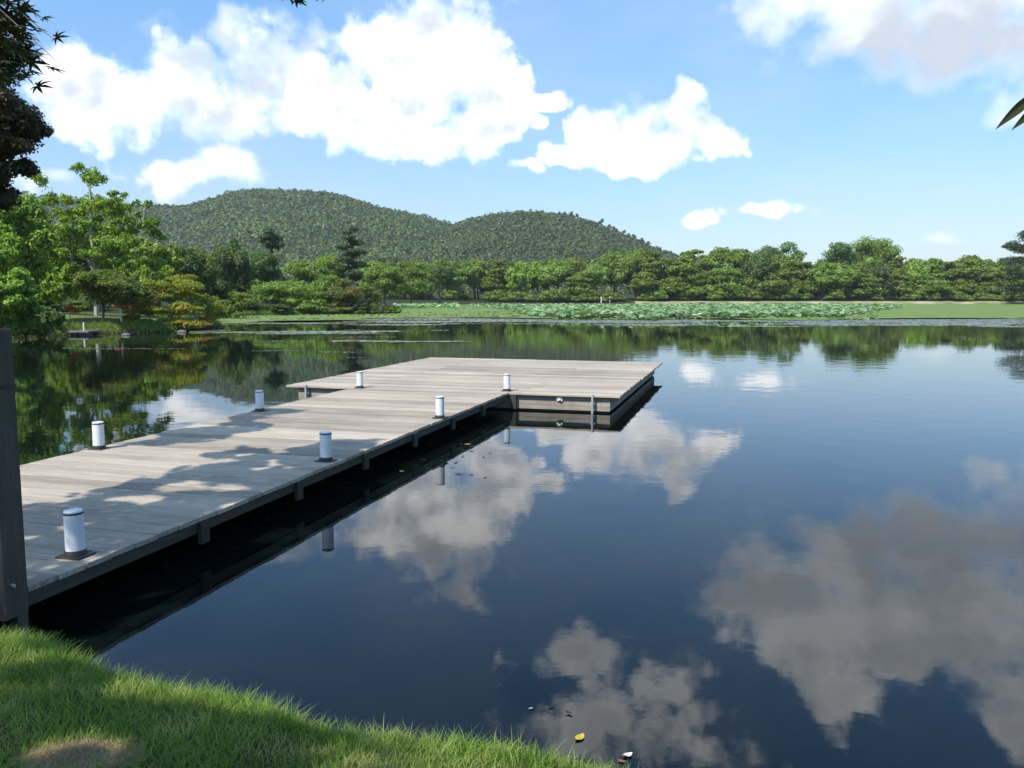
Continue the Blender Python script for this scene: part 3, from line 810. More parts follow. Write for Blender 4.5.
# tall pale airy tree with visible stems
D = 66; loc = at_ground(98, D)
def lc(px_, py_, dy=0): return ((px_-98)/F*D, dy, proj_h(py_, D)-loc[2])
cl = []
for (a, b, w_, h_) in [(97,180,13,11),(88,172,7,6),(108,186,9,7),(60,186,9,10),(54,182,5,5),(66,204,8,8),(92,205,16,12),(80,220,18,12),(112,212,16,12),(125,208,8,8),(132,222,10,9),(100,232,20,12),(74,238,14,9),
                       (118,240,16,11),(138,244,12,9),(84,252,16,9),(104,256,16,8),(62,258,11,7),(128,198,5,5),(150,206,6,6),(152,225,9,8),(145,262,14,8),(120,262,14,8)]:
    q = lc(a, b, rr.uniform(-1.6,1.6)); cl.append((*q, w_/F*D*.95, w_/F*D*.8, h_/F*D*1.2))
for _ in range(120):
    b_ = rr.uniform(194,292); hw = float(np.interp(b_, [196,215,240,292], [34,50,56,62])); a_ = 100+rr.uniform(-hw, hw)
    q_ = lc(a_, b_, rr.uniform(-2.2,2.2)); k_ = rr.uniform(4,8.5); cl.append((*q_, k_/F*D, k_/F*D, k_*1.05/F*D))
root = empty('broadleaf_tree', loc); tag(root, 'tall airy pale green tree with bare pale stems rising above the left shore', 'tree')
mb = MB()
for (pts_, r0) in [([(98,318),(99,268),(97,235),(98,205),(97,180),(92,168)], .2), ([(99,275),(86,250),(76,235),(68,215),(60,190)], .12), ([(99,262),(112,240),(122,215),(128,198)], .1), ([(98,285),(82,268),(72,256)], .1), ([(99,270),(130,250),(148,225),(152,204)], .09)]:
    P_ = [lc(a, b, 0) for a, b in pts_]; mb.tube(P_, [r0*(1-.8*i/(len(P_)-1)) for i in range(len(P_))], 7)
mb.build('trunk', M['bark_pale'], root, True)
crown_mesh('crown', cl, 52000, .095, M['f_light'], root, 110, .9, 0, .9)
for i, (px_, d_, ty, wp, by, lm, lb) in enumerate([
   (-8,50,304,60,338,'f_near','bright leafy bush at the waterline cut by the left edge'),
   (26,52,302,44,338,'f_mid','mid green bush at the waterline beside the bright left edge bush'),
   (52,56,308,30,333,'f_dark','dark small bush between the left edge bushes and the stone landing'),
   (78,74,300,40,324,'f_mid','bush behind the stone landing, left of the weeping tree trunk'),
   (30,72,292,60,326,'f_dark','dark bush filling the shade under the tall left edge tree'),
   (150,80,296,40,320,'f_dark','dark bush filling the shade under the domed tree'),
   (195,84,290,46,322,'f_dark','dark bush right behind the turning maple'),
   (228,98,296,40,321,'f_mid','green bush behind and right of the turning maple')]):
    dist_tree('shrub', px_, d_, ty, wp, 'x', M[lm], lb, n=9000, size=.10, seed=140+i, bottom_y=by, k=14, cat='shrub')
# turning maple leaning over the water
D = 64; loc = at_ground(172, D); cl = []
for (a, b, w_, h_) in [(175,295,22,8),(190,286,16,8),(150,303,20,6),(165,312,24,6),(190,308,18,7),(200,300,16,7),(178,322,22,5),(205,318,14,5),(142,312,16,5),(182,279,14,6),(215,308,10,5),(196,327,12,3),(150,322,14,6),(165,329,14,4),(184,328,14,4),(205,324,12,5),(140,318,10,5),(166,286,14,6),(200,288,12,6)]:
    cl.append(((a-172)/F*D, rr.uniform(-1.5,1.2), proj_h(b, D)-loc[2], w_/F*D, w_/F*D*.9, h_/F*D))
make_tree('maple_tree', cl, 22000, .085, M['f_maple'], M['bark_grey'], 2.6, .16, 111, 'low spreading maple turning yellow and orange, leaning over the water', loc=loc, core=.0, shell=.7)
# red shrub and white stem
D = 72; loc = at_ground(134, D); cl = [((a-134)/F*D, rr.uniform(-.5,.5), proj_h(b, D)-loc[2], w_/F*D, w_/F*D*.8, h_/F*D) for (a,b,w_,h_) in [(122,306,8,2.6),(132,309,10,2.5),(144,309,9,2.2),(138,306,8,2)]]
make_tree('maple_tree', cl, 5000, .07, M['f_red'], M['bark_grey'], 1.0, .07, 112, 'small flat crowned red orange maple behind the white stem', loc=loc, core=.4, shell=.7)
D = 72; loc = at_ground(88, D); cl = [((a-88)/F*D, rr.uniform(-.5,.5), proj_h(b, D)-loc[2], w_/F*D, w_/F*D*.8, h_/F*D) for (a,b,w_,h_) in [(72,308,5,3)]]
D = 60; loc = at_ground(71, D); cl = [(0,0,proj_h(308,D)-loc[2],.35,.3,.25),(.2,.1,proj_h(311,D)-loc[2],.3,.3,.2)]
make_tree('shrub', cl, 900, .06, M['f_red'], M['bark_grey'], .5, .03, 113, 'tiny rust red bush under the weeping tree', 'shrub', loc=loc, core=.4)
D = 62; loc = at_ground(121.5, D); hh = proj_h(290, D)-loc[2]
root = empty('slender_tree', loc); tag(root, 'slender tree with a thin white stem and tiny yellow green top on the lawn', 'tree')
mb = MB(); mb.tube([(0.08,0,-.2),(.04,0,hh*.35),(-.03,0,hh*.75),(0,0,hh)], [.085,.065,.05,.02], 8); mb.build('trunk', M['whitepaint'], root, True)
crown_mesh('crown', [(0,0,hh,.6,.5,.14),(.35,.1,hh-.25,.6,.5,.12),(-.3,0,hh+.1,.35,.3,.1)], 900, .07, M['f_light'], root, 114, .8, 0)
# small white marker post, stone landing
loc = at_ground(95.5, 59.5); root = empty('marker_post', (loc[0]+.5, 57.0, .35)); tag(root, 'small white marker post standing at the lawn edge by the water', 'post')
mb = MB(); mb.tube([(0,0,-.4),(0,0,.42)], [.05,.05], 10); mb.build('post', M['whitepaint'], root, True)
mb = MB(); mb.lathe([(.06,.4201),(.06,.44),(.02,.48)], n=10); mb.build('cap', M['whitepaint'], root, True)
a_ = at(62, 331, .3)
root = empty('stone_landing', (a_[0]-.3, a_[1]+1.0, 0)); tag(root, 'flat grey stone slab landing at the left lawn edge', 'landing')
mb = MB(); mb.box(-1.9,1.9,-.7,1.3,.17,.29,.04); mb.build('slab', M['stone'], root)
mb = MB()
for i in range(5): mb.box(-1.7+i*.72,-1.1+i*.72,-.55,.2,-.6,.168)
mb.build('footing', M['stone'], root)
# rocks along the left shoreline
def rock(px_, py_, s_, seed, lb):
    v, f = ICO2; r = np.random.default_rng(seed)
    q = v*(1+.5*(fbm(v*1.6+seed, 3)-.5)[:,None])*np.array((1.3,1,.6))*s_
    o = mesh_np('rock', q, f, M['stone']); p = at(px_, py_, .1); o.location = (p[0], p[1], .12*s_); tag(o, lb, 'rock', 'rocks along the left shoreline'); return o
rr2 = random.Random(5)
for i, (a, b) in enumerate([(126,334),(182,331)]):
    rock(a, b, rr2.uniform(.14,.3), i+1, 'low grey rock in the line edging the left lawn at the waterline')

# white benches / signs on the far bank
loc = at_ground(605, 284.5); root = empty('notice_board', (loc[0], 284.5, loc[2])); tag(root, 'small white notice board on two posts on the far bank', 'notice board')
MB().box(-1.3,1.3,-.03,.03,.75,1.75).build('board', M['stone'], root)
for x in (-1.5,1.5): MB().box(x-.14,x+.14,-.1,.1,-.4,2.1).build('post', M['whitepaint'], root)
for i, (px_, d_) in enumerate([(399,128),(407,128.0)]):
    pass

# ------------------------------------------------------------------ hills with forest
def hill(name, D, prof, depth_f, depth_b, m, ftree, fm, crown, spacing, seed, label):
    X0 = (prof[0][0]-512)/F*D; X1 = (prof[-1][0]-512)/F*D
    pxs = np.array([p[0] for p in prof], float); hs = np.array([(297.0-p[1])/F*D+HC-crown*1.45 for p in prof])
    def hz(P):
        x, y = P[...,0], P[...,1]
        h0 = np.interp(x/y*F+512, pxs, hs)*y/D
        u = (y-D); k = np.where(u < 0, np.clip(1+u/depth_f, 0, 1), np.clip(1-u/depth_b, 0, 1))
        k = np.sin(k*np.pi/2)**1.05
        n = fbm(np.stack([x/170+seed, y/170, 0*x], -1), 4)-.5
        nr = np.abs(n)*2
        amp = 46*np.clip(-u/depth_f*4, 0, 1)*np.clip(k*1.5,0,1)
        return h0*k + (n*1.0-.12)*amp - 2
    xs = np.linspace(X0, X1, 150); ys = np.linspace(D-depth_f, D+depth_b, 60)
    o = grid_mesh(name, xs, ys, hz, m); tag(o, kind='structure')
    r = np.random.default_rng(seed)
    nx = int((X1-X0)/spacing); ny = int((depth_f+depth_b*.12)/spacing)
    gx, gy = np.meshgrid(np.linspace(X0, X1, nx), np.linspace(D-depth_f, D+depth_b*.12, ny))
    gx = (gx+r.normal(size=gx.shape)*spacing*.38).ravel(); gy = (gy+r.normal(size=gy.shape)*spacing*.38).ravel()
    gz = hz(np.stack([gx, gy], -1))
    # keep what can be seen (front slope) 
    k = gz > 4; gx, gy, gz = gx[k], gy[k], gz[k]
    n = len(gx)
    sc = crown*(.5+.8*r.random(n)**2.0)*(.7+.7*fbm(np.stack([gx/60, gy/60, gx*0], -1), 3))
    Q = 18
    d = r.normal(size=(n, Q, 3)); d[...,2] = np.abs(d[...,2])*1.1-.25; d /= np.linalg.norm(d, axis=2)[...,None]
    hs_ = sc*(.85+.5*r.random(n)); dims = np.stack([sc*.8, sc*.8, hs_], -1)[:,None,:]
    P = d*dims*(.72+.32*r.random((n, Q, 1)))+np.stack([gx, gy, gz+sc*.55], -1)[:,None,:]
    Nn = d+r.normal(size=d.shape)*.16; Nn[...,2] += .3; Nn /= np.linalg.norm(Nn, axis=2)[...,None]
    L = (sc[:,None]*(.28+.20*r.random((n, Q)))).ravel()
    V = leaf_quads(P.reshape(-1,3), Nn.reshape(-1,3), L, L*.75, r)
    Fq = np.arange(len(V)).reshape(-1,4)
    f_ = mesh_np(ftree, V.reshape(-1,3), Fq, fm); tag(f_, label, 'forest', kind='stuff')
    return n
hill('hill', 1250, [(-260,240),(-150,222),(-50,214),(40,210),(100,207),(165,206),(192,206),(212,201),(232,194),(250,190.5),(285,191),(330,194),(347,197),(383,208),(430,218),(480,232),(560,250),(640,262),(720,280)], 560, 300, M['soil'], 'hill_forest', M['f_hill'], 3.9, 5.0, 3, 'green forest covering the main rounded hill')
hill('hill', 1080, [(380,262),(420,242),(445,229),(465,220),(490,215),(525,212),(560,215),(590,221),(620,232),(650,246),(680,256),(720,268),(780,282)], 420, 260, M['soil'], 'hill_forest', M['f_hill'], 3.6, 4.5, 5, 'green forest covering the lower right hill')
hill('hill', 1900, [(-300,205),(-100,200),(-20,196),(30,197),(60,200),(110,203),(160,212),(230,250),(300,270)], 600, 300, M['soil'], 'hill_forest', M['f_hill_far'], 9.5, 13, 7, 'bluish forest on the distant hill at far left')
# ridge pines on the right hill
r3 = random.Random(31)
pp_ = []
for i in range(26):
    px_ = 560+i*5.2+r3.uniform(-2,2); D = 1080; yy = float(np.interp(px_, [525,560,590,620,650,680,720], [212,215,221,232,246,256,268]))
    pp_.append((px_, yy))
cr = None
for i, (px_, yy) in enumerate(pp_):
    D = 1078; x = (px_-512)/F*D; z = (297-yy)/F*D+HC-8
    if cr is None:
        cr = make_tree('ridge_pine', [(0,0,8.5,3.2,3.2,1.5),(1.2,0,10.5,2.4,2.4,1.4),(-1.4,.5,7,2.2,2,1)], 260, .9, M['f_pine'], M['bark'], 9, .35, 33, 'single pine sticking up along the ridge of the right hill', 'tree', 'pines standing along the right hill ridge', core=.7)
        o = cr
    else: o = copy_tree(cr)
    s_ = r3.uniform(.45,.95); o.location = (x, D, z); o.scale = (s_,s_,s_*r3.uniform(.9,1.2)); o.rotation_euler = (0,0,r3.random()*6)

# ------------------------------------------------------------------ water plants
def weed_z(P): return None
# duckweed / water chestnut mat: ragged raised sheet
def mat_edge(px_):   # near edge y in pixels
    return float(np.interp(px_, [205,260,330,400,480,560,700,800,900,1024,1200], [327,321,319.5,317.5,317.5,318.5,319,320,320.5,320.5,320.5]))
xs_ = np.arange(-60, 236, 1.1); ys_ = np.concatenate([np.arange(70,130,.5), np.arange(130,285,1.3)])
X, Y = np.meshgrid(xs_, ys_)
pxg = X/Y*F/.994+512
edge_y = np.interp(pxg, [205,260,330,400,480,560,700,800,900,1024,1200], [326,321,319.5,318,318.5,319.5,319.5,319.5,319.5,319.5,319.5])
ed = np.array(HC*F/(edge_y-296.6))       # distance of the near edge
nz = fbm(np.stack([X*.06, Y*.10, 0*X], -1), 4)-.5
sd = sdist(np.stack([X, Y], -1), POND)
inside = (Y-ed*1.0+nz*26) > 0
nzf = fbm(np.stack([X*.5, Y*.5, 0*X+9], -1), 4)
hol = fbm(np.stack([X*.12, Y*.22, 0*X+4], -1), 4)
inside &= (pxg > 207) & (sd < 1.5)
Z = .03+.10*nzf
idx = -np.ones(X.shape, int)
q = inside[:-1,:-1] & inside[1:,:-1] & inside[:-1,1:] & inside[1:,1:]
ii = np.arange(X.size).reshape(X.shape)
Fq = np.stack([ii[:-1,:-1][q], ii[:-1,1:][q], ii[1:,1:][q], ii[1:,:-1][q]], -1)
us = np.unique(Fq); remap = -np.ones(X.size, int); remap[us] = np.arange(len(us))
V = np.stack([X, Y, Z], -1).reshape(-1,3)[us]
o = mesh_np('water_weed', V, remap[Fq], M['mat_weed'], smooth=True); tag(o, 'bright green floating weed mat spreading over the far water', 'water plants', kind='stuff')

def discs(name, P, Rr, tilt, m, label, cup=0.0, k=7, seed=1, stems=False):
    r = np.random.default_rng(seed); n = len(P)
    th = np.linspace(0, 2*np.pi, k, endpoint=False)
    nrm = np.stack([r.normal(size=n)*tilt, r.normal(size=n)*tilt, np.ones(n)], -1); nrm /= np.linalg.norm(nrm, axis=1)[:,None]
    a = np.cross(nrm, (0.3,.9,0.1)); a /= np.linalg.norm(a, axis=1)[:,None]; b = np.cross(nrm, a)
    rj = Rr[:,None]*(1+.12*r.normal(size=(n,k)))
    ring = P[:,None,:]+a[:,None,:]*(np.cos(th)*rj)[...,None]+b[:,None,:]*(np.sin(th)*rj)[...,None]+nrm[:,None,:]*(cup*Rr)[:,None,None]
    V = np.concatenate([P[:,None,:], ring], 1).reshape(-1,3)
    base = np.arange(n)*(k+1)
    Ft = np.concatenate([np.stack([base, base+1+j, base+1+(j+1)%k], -1) for j in range(k)], 0)
    if stems:
        o0 = len(V); w = .012
        S = np.stack([P+(-w,0,0), P+(w,0,0), P*np.array((1,1,0))+np.array((w,0,-.1)), P*np.array((1,1,0))+np.array((-w,0,-.1))], 1).reshape(-1,3)
        V = np.concatenate([V, S]); bb = o0+np.arange(n)*4
        Ft = np.concatenate([Ft, np.stack([bb,bb+1,bb+2],-1), np.stack([bb,bb+2,bb+3],-1)], 0)
    o = mesh_np(name, V, Ft, m); tag(o, label, 'water plants', kind='stuff'); return o
# floating pads: dense near the weed edge, thinning in streaks towards the camera
r = np.random.default_rng(77); n = 230000
pxr = 190+(1150-190)*r.random(n); f = r.random(n)**2.3
ey = np.interp(pxr, [205,260,330,400,480,560,700,800,900,1024,1200], [326,321.5,320,319.5,320,321.2,321.6,321.6,321,320.5,320.5])
yy = ey-1.6+f*25
Y_ = HC*F/(yy-296.6); X_ = (pxr-512)/F*Y_*.994
st = fbm(np.stack([X_*.09, Y_*.25, 0*X_+2], -1), 5)
thr = .30+.50*np.clip((f-.07)*1.5, 0, 1)**.45
k = (st > thr) & (sdist(np.stack([X_,Y_],-1), POND) < -.5)
P = np.stack([X_[k], Y_[k], .006+.01*r.random(k.sum())], -1)
discs('floating_pads', P, .10+.16*r.random(len(P)), .03, M['pad'], 'sparse floating pads in grey green streaks before the weed mat', seed=3)
print('pads', len(P))
r = np.random.default_rng(81); n = 26000
pxr = 200+680*r.random(n); yy = 304.5+15.5*r.random(n)
Y_ = HC*F/(yy-296.6); X_ = (pxr-512)/F*Y_*.994
eyy = np.interp(pxr, [205,260,330,400,480,560,700,800,900,1024,1200], [326,321,319.5,318,318.5,319.5,319.5,319.5,319.5,319.5,319.5])
cl_ = fbm(np.stack([X_*.08, Y_*.14, 0*X_+12], -1), 4)
k = (yy < eyy+.4) & (sdist(np.stack([X_,Y_],-1), POND) < -.3) & (cl_ > .42+.16*r.random(n))
P = np.stack([X_[k], Y_[k], .07+.10*r.random(k.sum())], -1)
discs('weed_leaves', P, .07+.13*r.random(len(P)), .22, M['weedleaf'], 'leafy tufts standing on the green floating weed mat', seed=9, k=6)
# near-left faint streaks
r = np.random.default_rng(78); n = 30000
pxr = 60+(420-60)*r.random(n); yy = 330+48*r.random(n)**1.3
Y_ = HC*F/(yy-296.6); X_ = (pxr-512)/F*Y_*.994
st = fbm(np.stack([X_*.10, Y_*.6, 0*X_+6], -1), 4)
k = (st > .76) & (sdist(np.stack([X_,Y_],-1), POND) < -.5)
P = np.stack([X_[k], Y_[k], .005+.006*r.random(k.sum())], -1)
discs('floating_pads', P, .04+.06*r.random(len(P)), .02, M['pad'], 'thin lines of drifting pads on the left water', seed=4)
# lotus
r = np.random.default_rng(79); n = 21000
pxr = 470+(905-470)*r.random(n); yy = 304.4+12.7*r.random(n)**1.1
ls = fbm(np.stack([pxr*.02, yy*.25, 0*yy], -1), 3)
edge = np.interp(pxr, [470,500,560,840,905], [305,308.5,314,314.5,306.5])
k = (yy < edge+(ls-.5)*5)
Y_ = (HC-.5)*F/(yy-296.6); X_ = (pxr-512)/F*Y_*.994
k &= (sdist(np.stack([X_,Y_],-1), POND) < -1)
n2 = k.sum(); P = np.stack([X_[k], Y_[k], .22+.50*r.random(n2)], -1)
discs('lotus_leaves', P, .20+.24*r.random(n2), .34, M['lotus'], 'field of raised pale green lotus leaves before the far shore', cup=.22, seed=5, stems=True)
r = np.random.default_rng(80); n = 900
pxr = 383+75*r.random(n); yy = 302.8+3.2*r.random(n)
Y_ = (HC-.5)*F/(yy-296.6); X_ = (pxr-512)/F*Y_*.994; k = (sdist(np.stack([X_,Y_],-1), POND) < 0) & (Y_ < 275)
P = np.stack([X_[k], Y_[k], .2+.4*r.random(k.sum())], -1)
discs('lotus_leaves', P, .3+.2*r.random(len(P)), .35, M['lotus'], 'small bluish patch of lotus leaves at the left end of the far shore', cup=.2, seed=6, stems=True)
# sandy shore strip on the far bank
V = []; Fs = []
shore = [(230,283),(205,283.6),(180,284),(135,280),(90,276),(65,280),(40,283)]
pts = []
for i in range(len(shore)-1):
    for t_ in np.linspace(0,1,14,endpoint=False): pts.append(np.array(shore[i])*(1-t_)+np.array(shore[i+1])*t_)
for i, p in enumerate(pts):
    j = .5*math.sin(i*.9)+.4*math.sin(i*.37)
    V += [(p[0],p[1]-1.0+j,-.2),(p[0],p[1]-.8+j,.45+.1*math.sin(i*.7)),(p[0],p[1]+3.5+j,1.05)]
for i in range(len(pts)-1):
    a = i*3; Fs += [[a,a+3,a+4,a+1],[a+1,a+4,a+5,a+2]]
o = mesh_np('sandy_shore', V, Fs, M['sand'], smooth=True); tag(o, kind='structure')

# ------------------------------------------------------------------ floating leaves and debris near the bank
def blade_leaf(name, L, W, m, loc, rz, label, cat='leaf', curl=.15, z=.006, rough=0):
    n = 9; V = []; Fs = []
    for i in range(n):
        t_ = i/(n-1); w = W*math.sin(math.pi*min(1, t_**.8*.97+.02))**.8
        zc = curl*L*(t_-.5)**2*2
        V += [((t_-.5)*L, -w, zc+curl*w*.6), ((t_-.5)*L, 0, zc), ((t_-.5)*L, w, zc+curl*w*.5)]
    for i in range(n-1):
        a = i*3; Fs += [[a,a+3,a+4,a+1],[a+1,a+4,a+5,a+2]]
    mb = MB(); mb.v = V; mb.f = Fs; mb.tube([(-.5*L,0,curl*L*.5),(-.68*L,.02*L,curl*L*.5)], [.0015,.001], 5)
    o = mb.build(name, m); o.location = (loc[0], loc[1], z); o.rotation_euler = (0,0,rz); tag(o, label, cat); return o
M['leaf_y'] = plain('yellow_leaf', (.42,.30,.03), .5, var=.4, vs=60)
M['leaf_p'] = plain('pale_leaf', (.55,.46,.42), .5, var=.3, vs=60)
M['leaf_d'] = plain('dark_leaf', (.02,.016,.012), .5, var=.3, vs=60)
M['leaf_r'] = plain('reddish_leaf', (.20,.07,.06), .5, var=.3, vs=60)
blade_leaf('fallen_leaf', .085, .026, M['leaf_y'], at(580,738,0), 1.0, 'yellow fallen leaf floating beside the bank', curl=.12)
blade_leaf('fallen_leaf', .06, .02, M['leaf_p'], at(628,756,0), .5, 'pale pinkish leaf floating at the bottom of the picture', curl=.3)
blade_leaf('fallen_leaf', .05, .012, M['leaf_r'], at(622,762,0), -.3, 'small dark red leaf touching the pale leaf', curl=.1)
blade_leaf('fallen_leaf', .03, .008, M['leaf_p'], at(531,709,0), .6, 'tiny white leaf scrap floating left of the dark ones', curl=.1)
blade_leaf('fallen_leaf', .05, .012, M['leaf_d'], at(569,714,0), -.5, 'dark curled leaf floating above the yellow one', curl=.5)
blade_leaf('fallen_leaf', .04, .008, M['leaf_d'], at(552,707,0), .1, 'smallest dark leaf right of the white scrap', curl=.4)
r4 = random.Random(3)
for i in range(22):
    a = at(r4.uniform(392,505), 0, 0) if False else at(400+r4.random()*100, 0+452+r4.uniform(-14,26), 0)
    o = blade_leaf('fallen_leaf', r4.uniform(.05,.12), r4.uniform(.015,.03), M['leaf_d' if r4.random() < .9 else 'leaf_y'], a, r4.random()*6, 'small leaf drifting beside the middle of the pier', curl=.1)
    o['group'] = 'small leaves drifting beside the pier'

r = np.random.default_rng(91); G = np.stack([-45+32*r.random(400000), 40+95*r.random(400000)], -1)
sd_ = sdist(G, POND); zz = ground_z(G); k = (zz > -.05) & (sd_ < 2.2) & (zz < .55)
G = G[k][:26000]; zz = zz[k][:26000]
o = blades(len(G), np.c_[G, zz], .18+.35*r.random(len(G)), .03+.03*r.random(len(G)), .3+.6*r.random(len(G)), M['f_mid'], 'shore_grass', 2, 92); tag(o, 'rough grass fringe along the left shoreline', 'grass', kind='stuff')

# ------------------------------------------------------------------ overhead maple (trunk outside the frame at left)
def maple_leaf_verts():
    """seven-lobed flat leaf outline, unit size, as fan triangles"""
    v = [(0,0,0)]; lob = [(-128,.55),(-88,.78),(-45,.95),(0,1.1),(45,.95),(88,.78),(128,.55)]
    for i, (a, l) in enumerate(lob):
        t_ = R(a); v += [(.48*l*math.sin(t_-R(14)), .48*l*math.cos(t_-R(14)), .02),(l*math.sin(t_), l*math.cos(t_), -.10*l),(.48*l*math.sin(t_+R(14)), .48*l*math.cos(t_+R(14)), .02)]
        if i < 6: t2 = R((a+lob[i+1][0])/2); v.append((.26*math.sin(t2), .26*math.cos(t2), 0))
    f = [(0, i, i+1) for i in range(1, len(v)-1)]
    return np.array(v), np.array(f)
def maple_leaves(name, P, size, m, parent, seed=1, flat=.5):
    r = np.random.default_rng(seed); v, f = maple_leaf_verts(); n = len(P)
    nrm = np.stack([r.normal(size=n)*flat, r.normal(size=n)*flat, np.ones(n)], -1); nrm /= np.linalg.norm(nrm, axis=1)[:,None]
    dr = np.stack([.9+r.normal(size=n)*.5, .1+r.normal(size=n)*.6, -.45+r.normal(size=n)*.2], -1)
    a = dr-(dr*nrm).sum(1)[:,None]*nrm; a /= np.linalg.norm(a, axis=1)[:,None]; b = np.cross(a, nrm)
    s_ = size*(.7+.5*r.random(n))
    V = P[:,None,:]+s_[:,None,None]*(v[None,:,0:1]*b[:,None,:]+v[None,:,1:2]*a[:,None,:]+v[None,:,2:3]*nrm[:,None,:])
    Fq = (f[None]+(np.arange(n)*len(v))[:,None,None]).reshape(-1,3)
    return mesh_np(name, V.reshape(-1,3), Fq, m, parent)
mt = empty('maple_tree', (-7.4,-2.0,.8)); tag(mt, 'maple whose dark leafy branch tips hang into the top left corner', 'tree')
O = np.array((-7.4,-2.0,.8))
def shadow_pt(px_, py_, zg, zc):
    g_ = at(px_, py_, zg); t_ = (zc-zg)/TO_SUN[2]; return g_+TO_SUN*t_
cl = []; r5 = random.Random(9)
def addshade(px_, py_, rx, rz, zg=.41, zc=None, k=1):
    zc = zc or r5.uniform(5.6,7.2); p = shadow_pt(px_, py_, zg, zc)-O
    cl.append((*p, rx, rx*.9, rz))
def in_poly(px_, py_, poly):
    c = np.zeros(px_.shape, bool)
    for i in range(len(poly)):
        (x0,y0),(x1,y1) = poly[i], poly[(i+1)%len(poly)]
        c ^= ((y0 > py_) != (y1 > py_)) & (px_ < (x1-x0)*(py_-y0)/(y1-y0+1e-9)+x0)
    return c
def shade_leaves(poly, zg, n, zlo, zhi, gaps, seed, ns=1.6, thr=.40, soft=.1):
    """leaves of the crown whose shade falls on the given patch of ground"""
    r = np.random.default_rng(seed); xy = np.array([at(a, b, zg)[:2] for a, b in poly])
    lo, hi = xy.min(0)-.2, xy.max(0)+.2
    G = lo+(hi-lo)*r.random((n*4, 2))
    Gw = G+(np.stack([fbm(np.c_[G*2.2, G[:,:1]*0+1], 3), fbm(np.c_[G*2.2, G[:,:1]*0+7], 3)], -1)-.5)*.9
    k = in_poly(Gw[:,0], Gw[:,1], [tuple(p) for p in xy])
    for (a, b, rw, rh) in gaps:
        c = at(a, b, zg); e1 = abs(at(a+rw, b, zg)[0]-c[0]); e2 = abs(at(a, b-rh, zg)[1]-c[1])
        k &= np.hypot((Gw[:,0]-c[0])/e1, (Gw[:,1]-c[1])/e2) > 1
    k &= fbm(np.c_[G*ns, G[:,:1]*0+seed], 4)+soft*r.normal(size=len(G))*.3 > thr
    G = G[k][:n]; z = zlo+(zhi-zlo)*r.random(len(G))
    P = np.c_[G, np.full(len(G), zg)]+((z-zg)/TO_SUN[2])[:,None]*TO_SUN
    return P-O
SH_ = []
SH_.append(shade_leaves([(-60,516),(25,509),(61,509),(80,498),(102,489),(129,475),(154,479),(173,471),(198,465),(211,453),(239,444),(258,446),(268,456),(293,455),(308,446),(335,441),(374,437),(370,450),(345,472),(200,560),(60,640),(-60,640)],
    .414, 26000, 5.8, 7.2, [(146,498,26,5),(218,506,14,5),(98,520,14,3),(50,538,10,3),(75,570,12,4),(240,455,6,2.5),(278,466,12,2.5)], 3, 1.5, .36))
SH_.append(shade_leaves([(118,446),(150,437),(200,427),(235,415),(262,408),(300,409),(305,414),(264,419),(252,432),(205,441),(160,446)], .414, 6000, 6.2, 7.4, [], 4, 1.5, .34))
SH_.append(shade_leaves([(-80,664),(20,664),(90,672),(160,682),(240,700),(330,712),(372,724),(388,745),(380,790),(330,840),(-120,840)], .76, 15000, 4.4, 6.0, [(85,745,60,26),(215,690,26,10),(150,672,30,8)], 5, 2.4, .41, .2))
SH_.append(shade_leaves([(0,628),(60,638),(30,655),(0,650)], .76, 900, 4.4, 6.0, [], 6, 3, .45, .2))
for q_ in SH_:
    for p in q_[::max(1, len(q_)//9)]: cl.append((*p, .2,.2,.1))
shade_n = len(cl)
# general crown behind the camera
for _ in range(26):
    cl.append((r5.uniform(-3.5,4.2), r5.uniform(-5,-.9), r5.uniform(4.5,8.5), r5.uniform(.8,1.3), r5.uniform(.8,1.3), r5.uniform(.4,.7)))
P = np.concatenate(SH_)
P2, Nn, _ = crown_points(cl[shade_n:], 14000, np.random.default_rng(6), .9)
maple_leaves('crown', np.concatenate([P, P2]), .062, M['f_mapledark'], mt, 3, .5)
mb = MB(); mb.tube([(0,0,-.6),(.1,.1,1.2),(.5,.3,3),(.7,.8,4.6)], [.34,.25,.2,.12], 12)
ctr = np.array((.6,.5,3.6))
for i, k in enumerate(cl):
    if i > shade_n and i % 4 == 0:
        tg = np.array(k[:3]); mid = ctr*.45+tg*.55+np.array((0,0,.5)); mb.tube([ctr, mid, tg], [.04,.02,.005], 6)
# visible twig tips
twigs = []; tipleaf = []
src = at_depth(-120, -60, 3.2)
for (a, b, d_) in [(20,12,3.0),(48,22,3.0),(30,5,3.2),(55,40,2.9),(40,34,3.0),(20,45,2.9),(62,66,2.8),(45,58,2.9),(30,70,2.9),(10,60,3.0),(8,20,3.0),(5,40,3.1),(18,28,3.0),(28,48,2.95),(12,8,3.1)]:
    p = at_depth(a, b, d_); k = src*.4+p*.6+np.array((0,0,.06))
    mb.tube([src-O, k-O, p-O], [.006,.003,.001], 5)
    rr_ = np.random.default_rng(int(a*7+b))
    for t_ in (.55,.75,.9,1.0):
        c = k*(1-t_)+p*t_ if t_ < 1 else p
        for _ in range(6): tipleaf.append(c+rr_.normal(size=3)*.035-np.array((.10,0,0)))
src2 = at_depth(300, -90, 3.1)
for (a, b) in [(283,-7),(300,-5),(335,-9),(318,-12)]:
    p = at_depth(a, b, 3.1); mb.tube([src2-O, (src2*.5+p*.5)-O, p-O], [.008,.005,.002], 5)
    rr_ = np.random.default_rng(int(a*7+b))
    for _ in range(3): tipleaf.append(p+rr_.normal(size=3)*.02)
mb.tube([(.7,.8,4.6), (src-O)*.6+np.array((0,0,1.4)), src-O], [.03,.015,.008], 7)
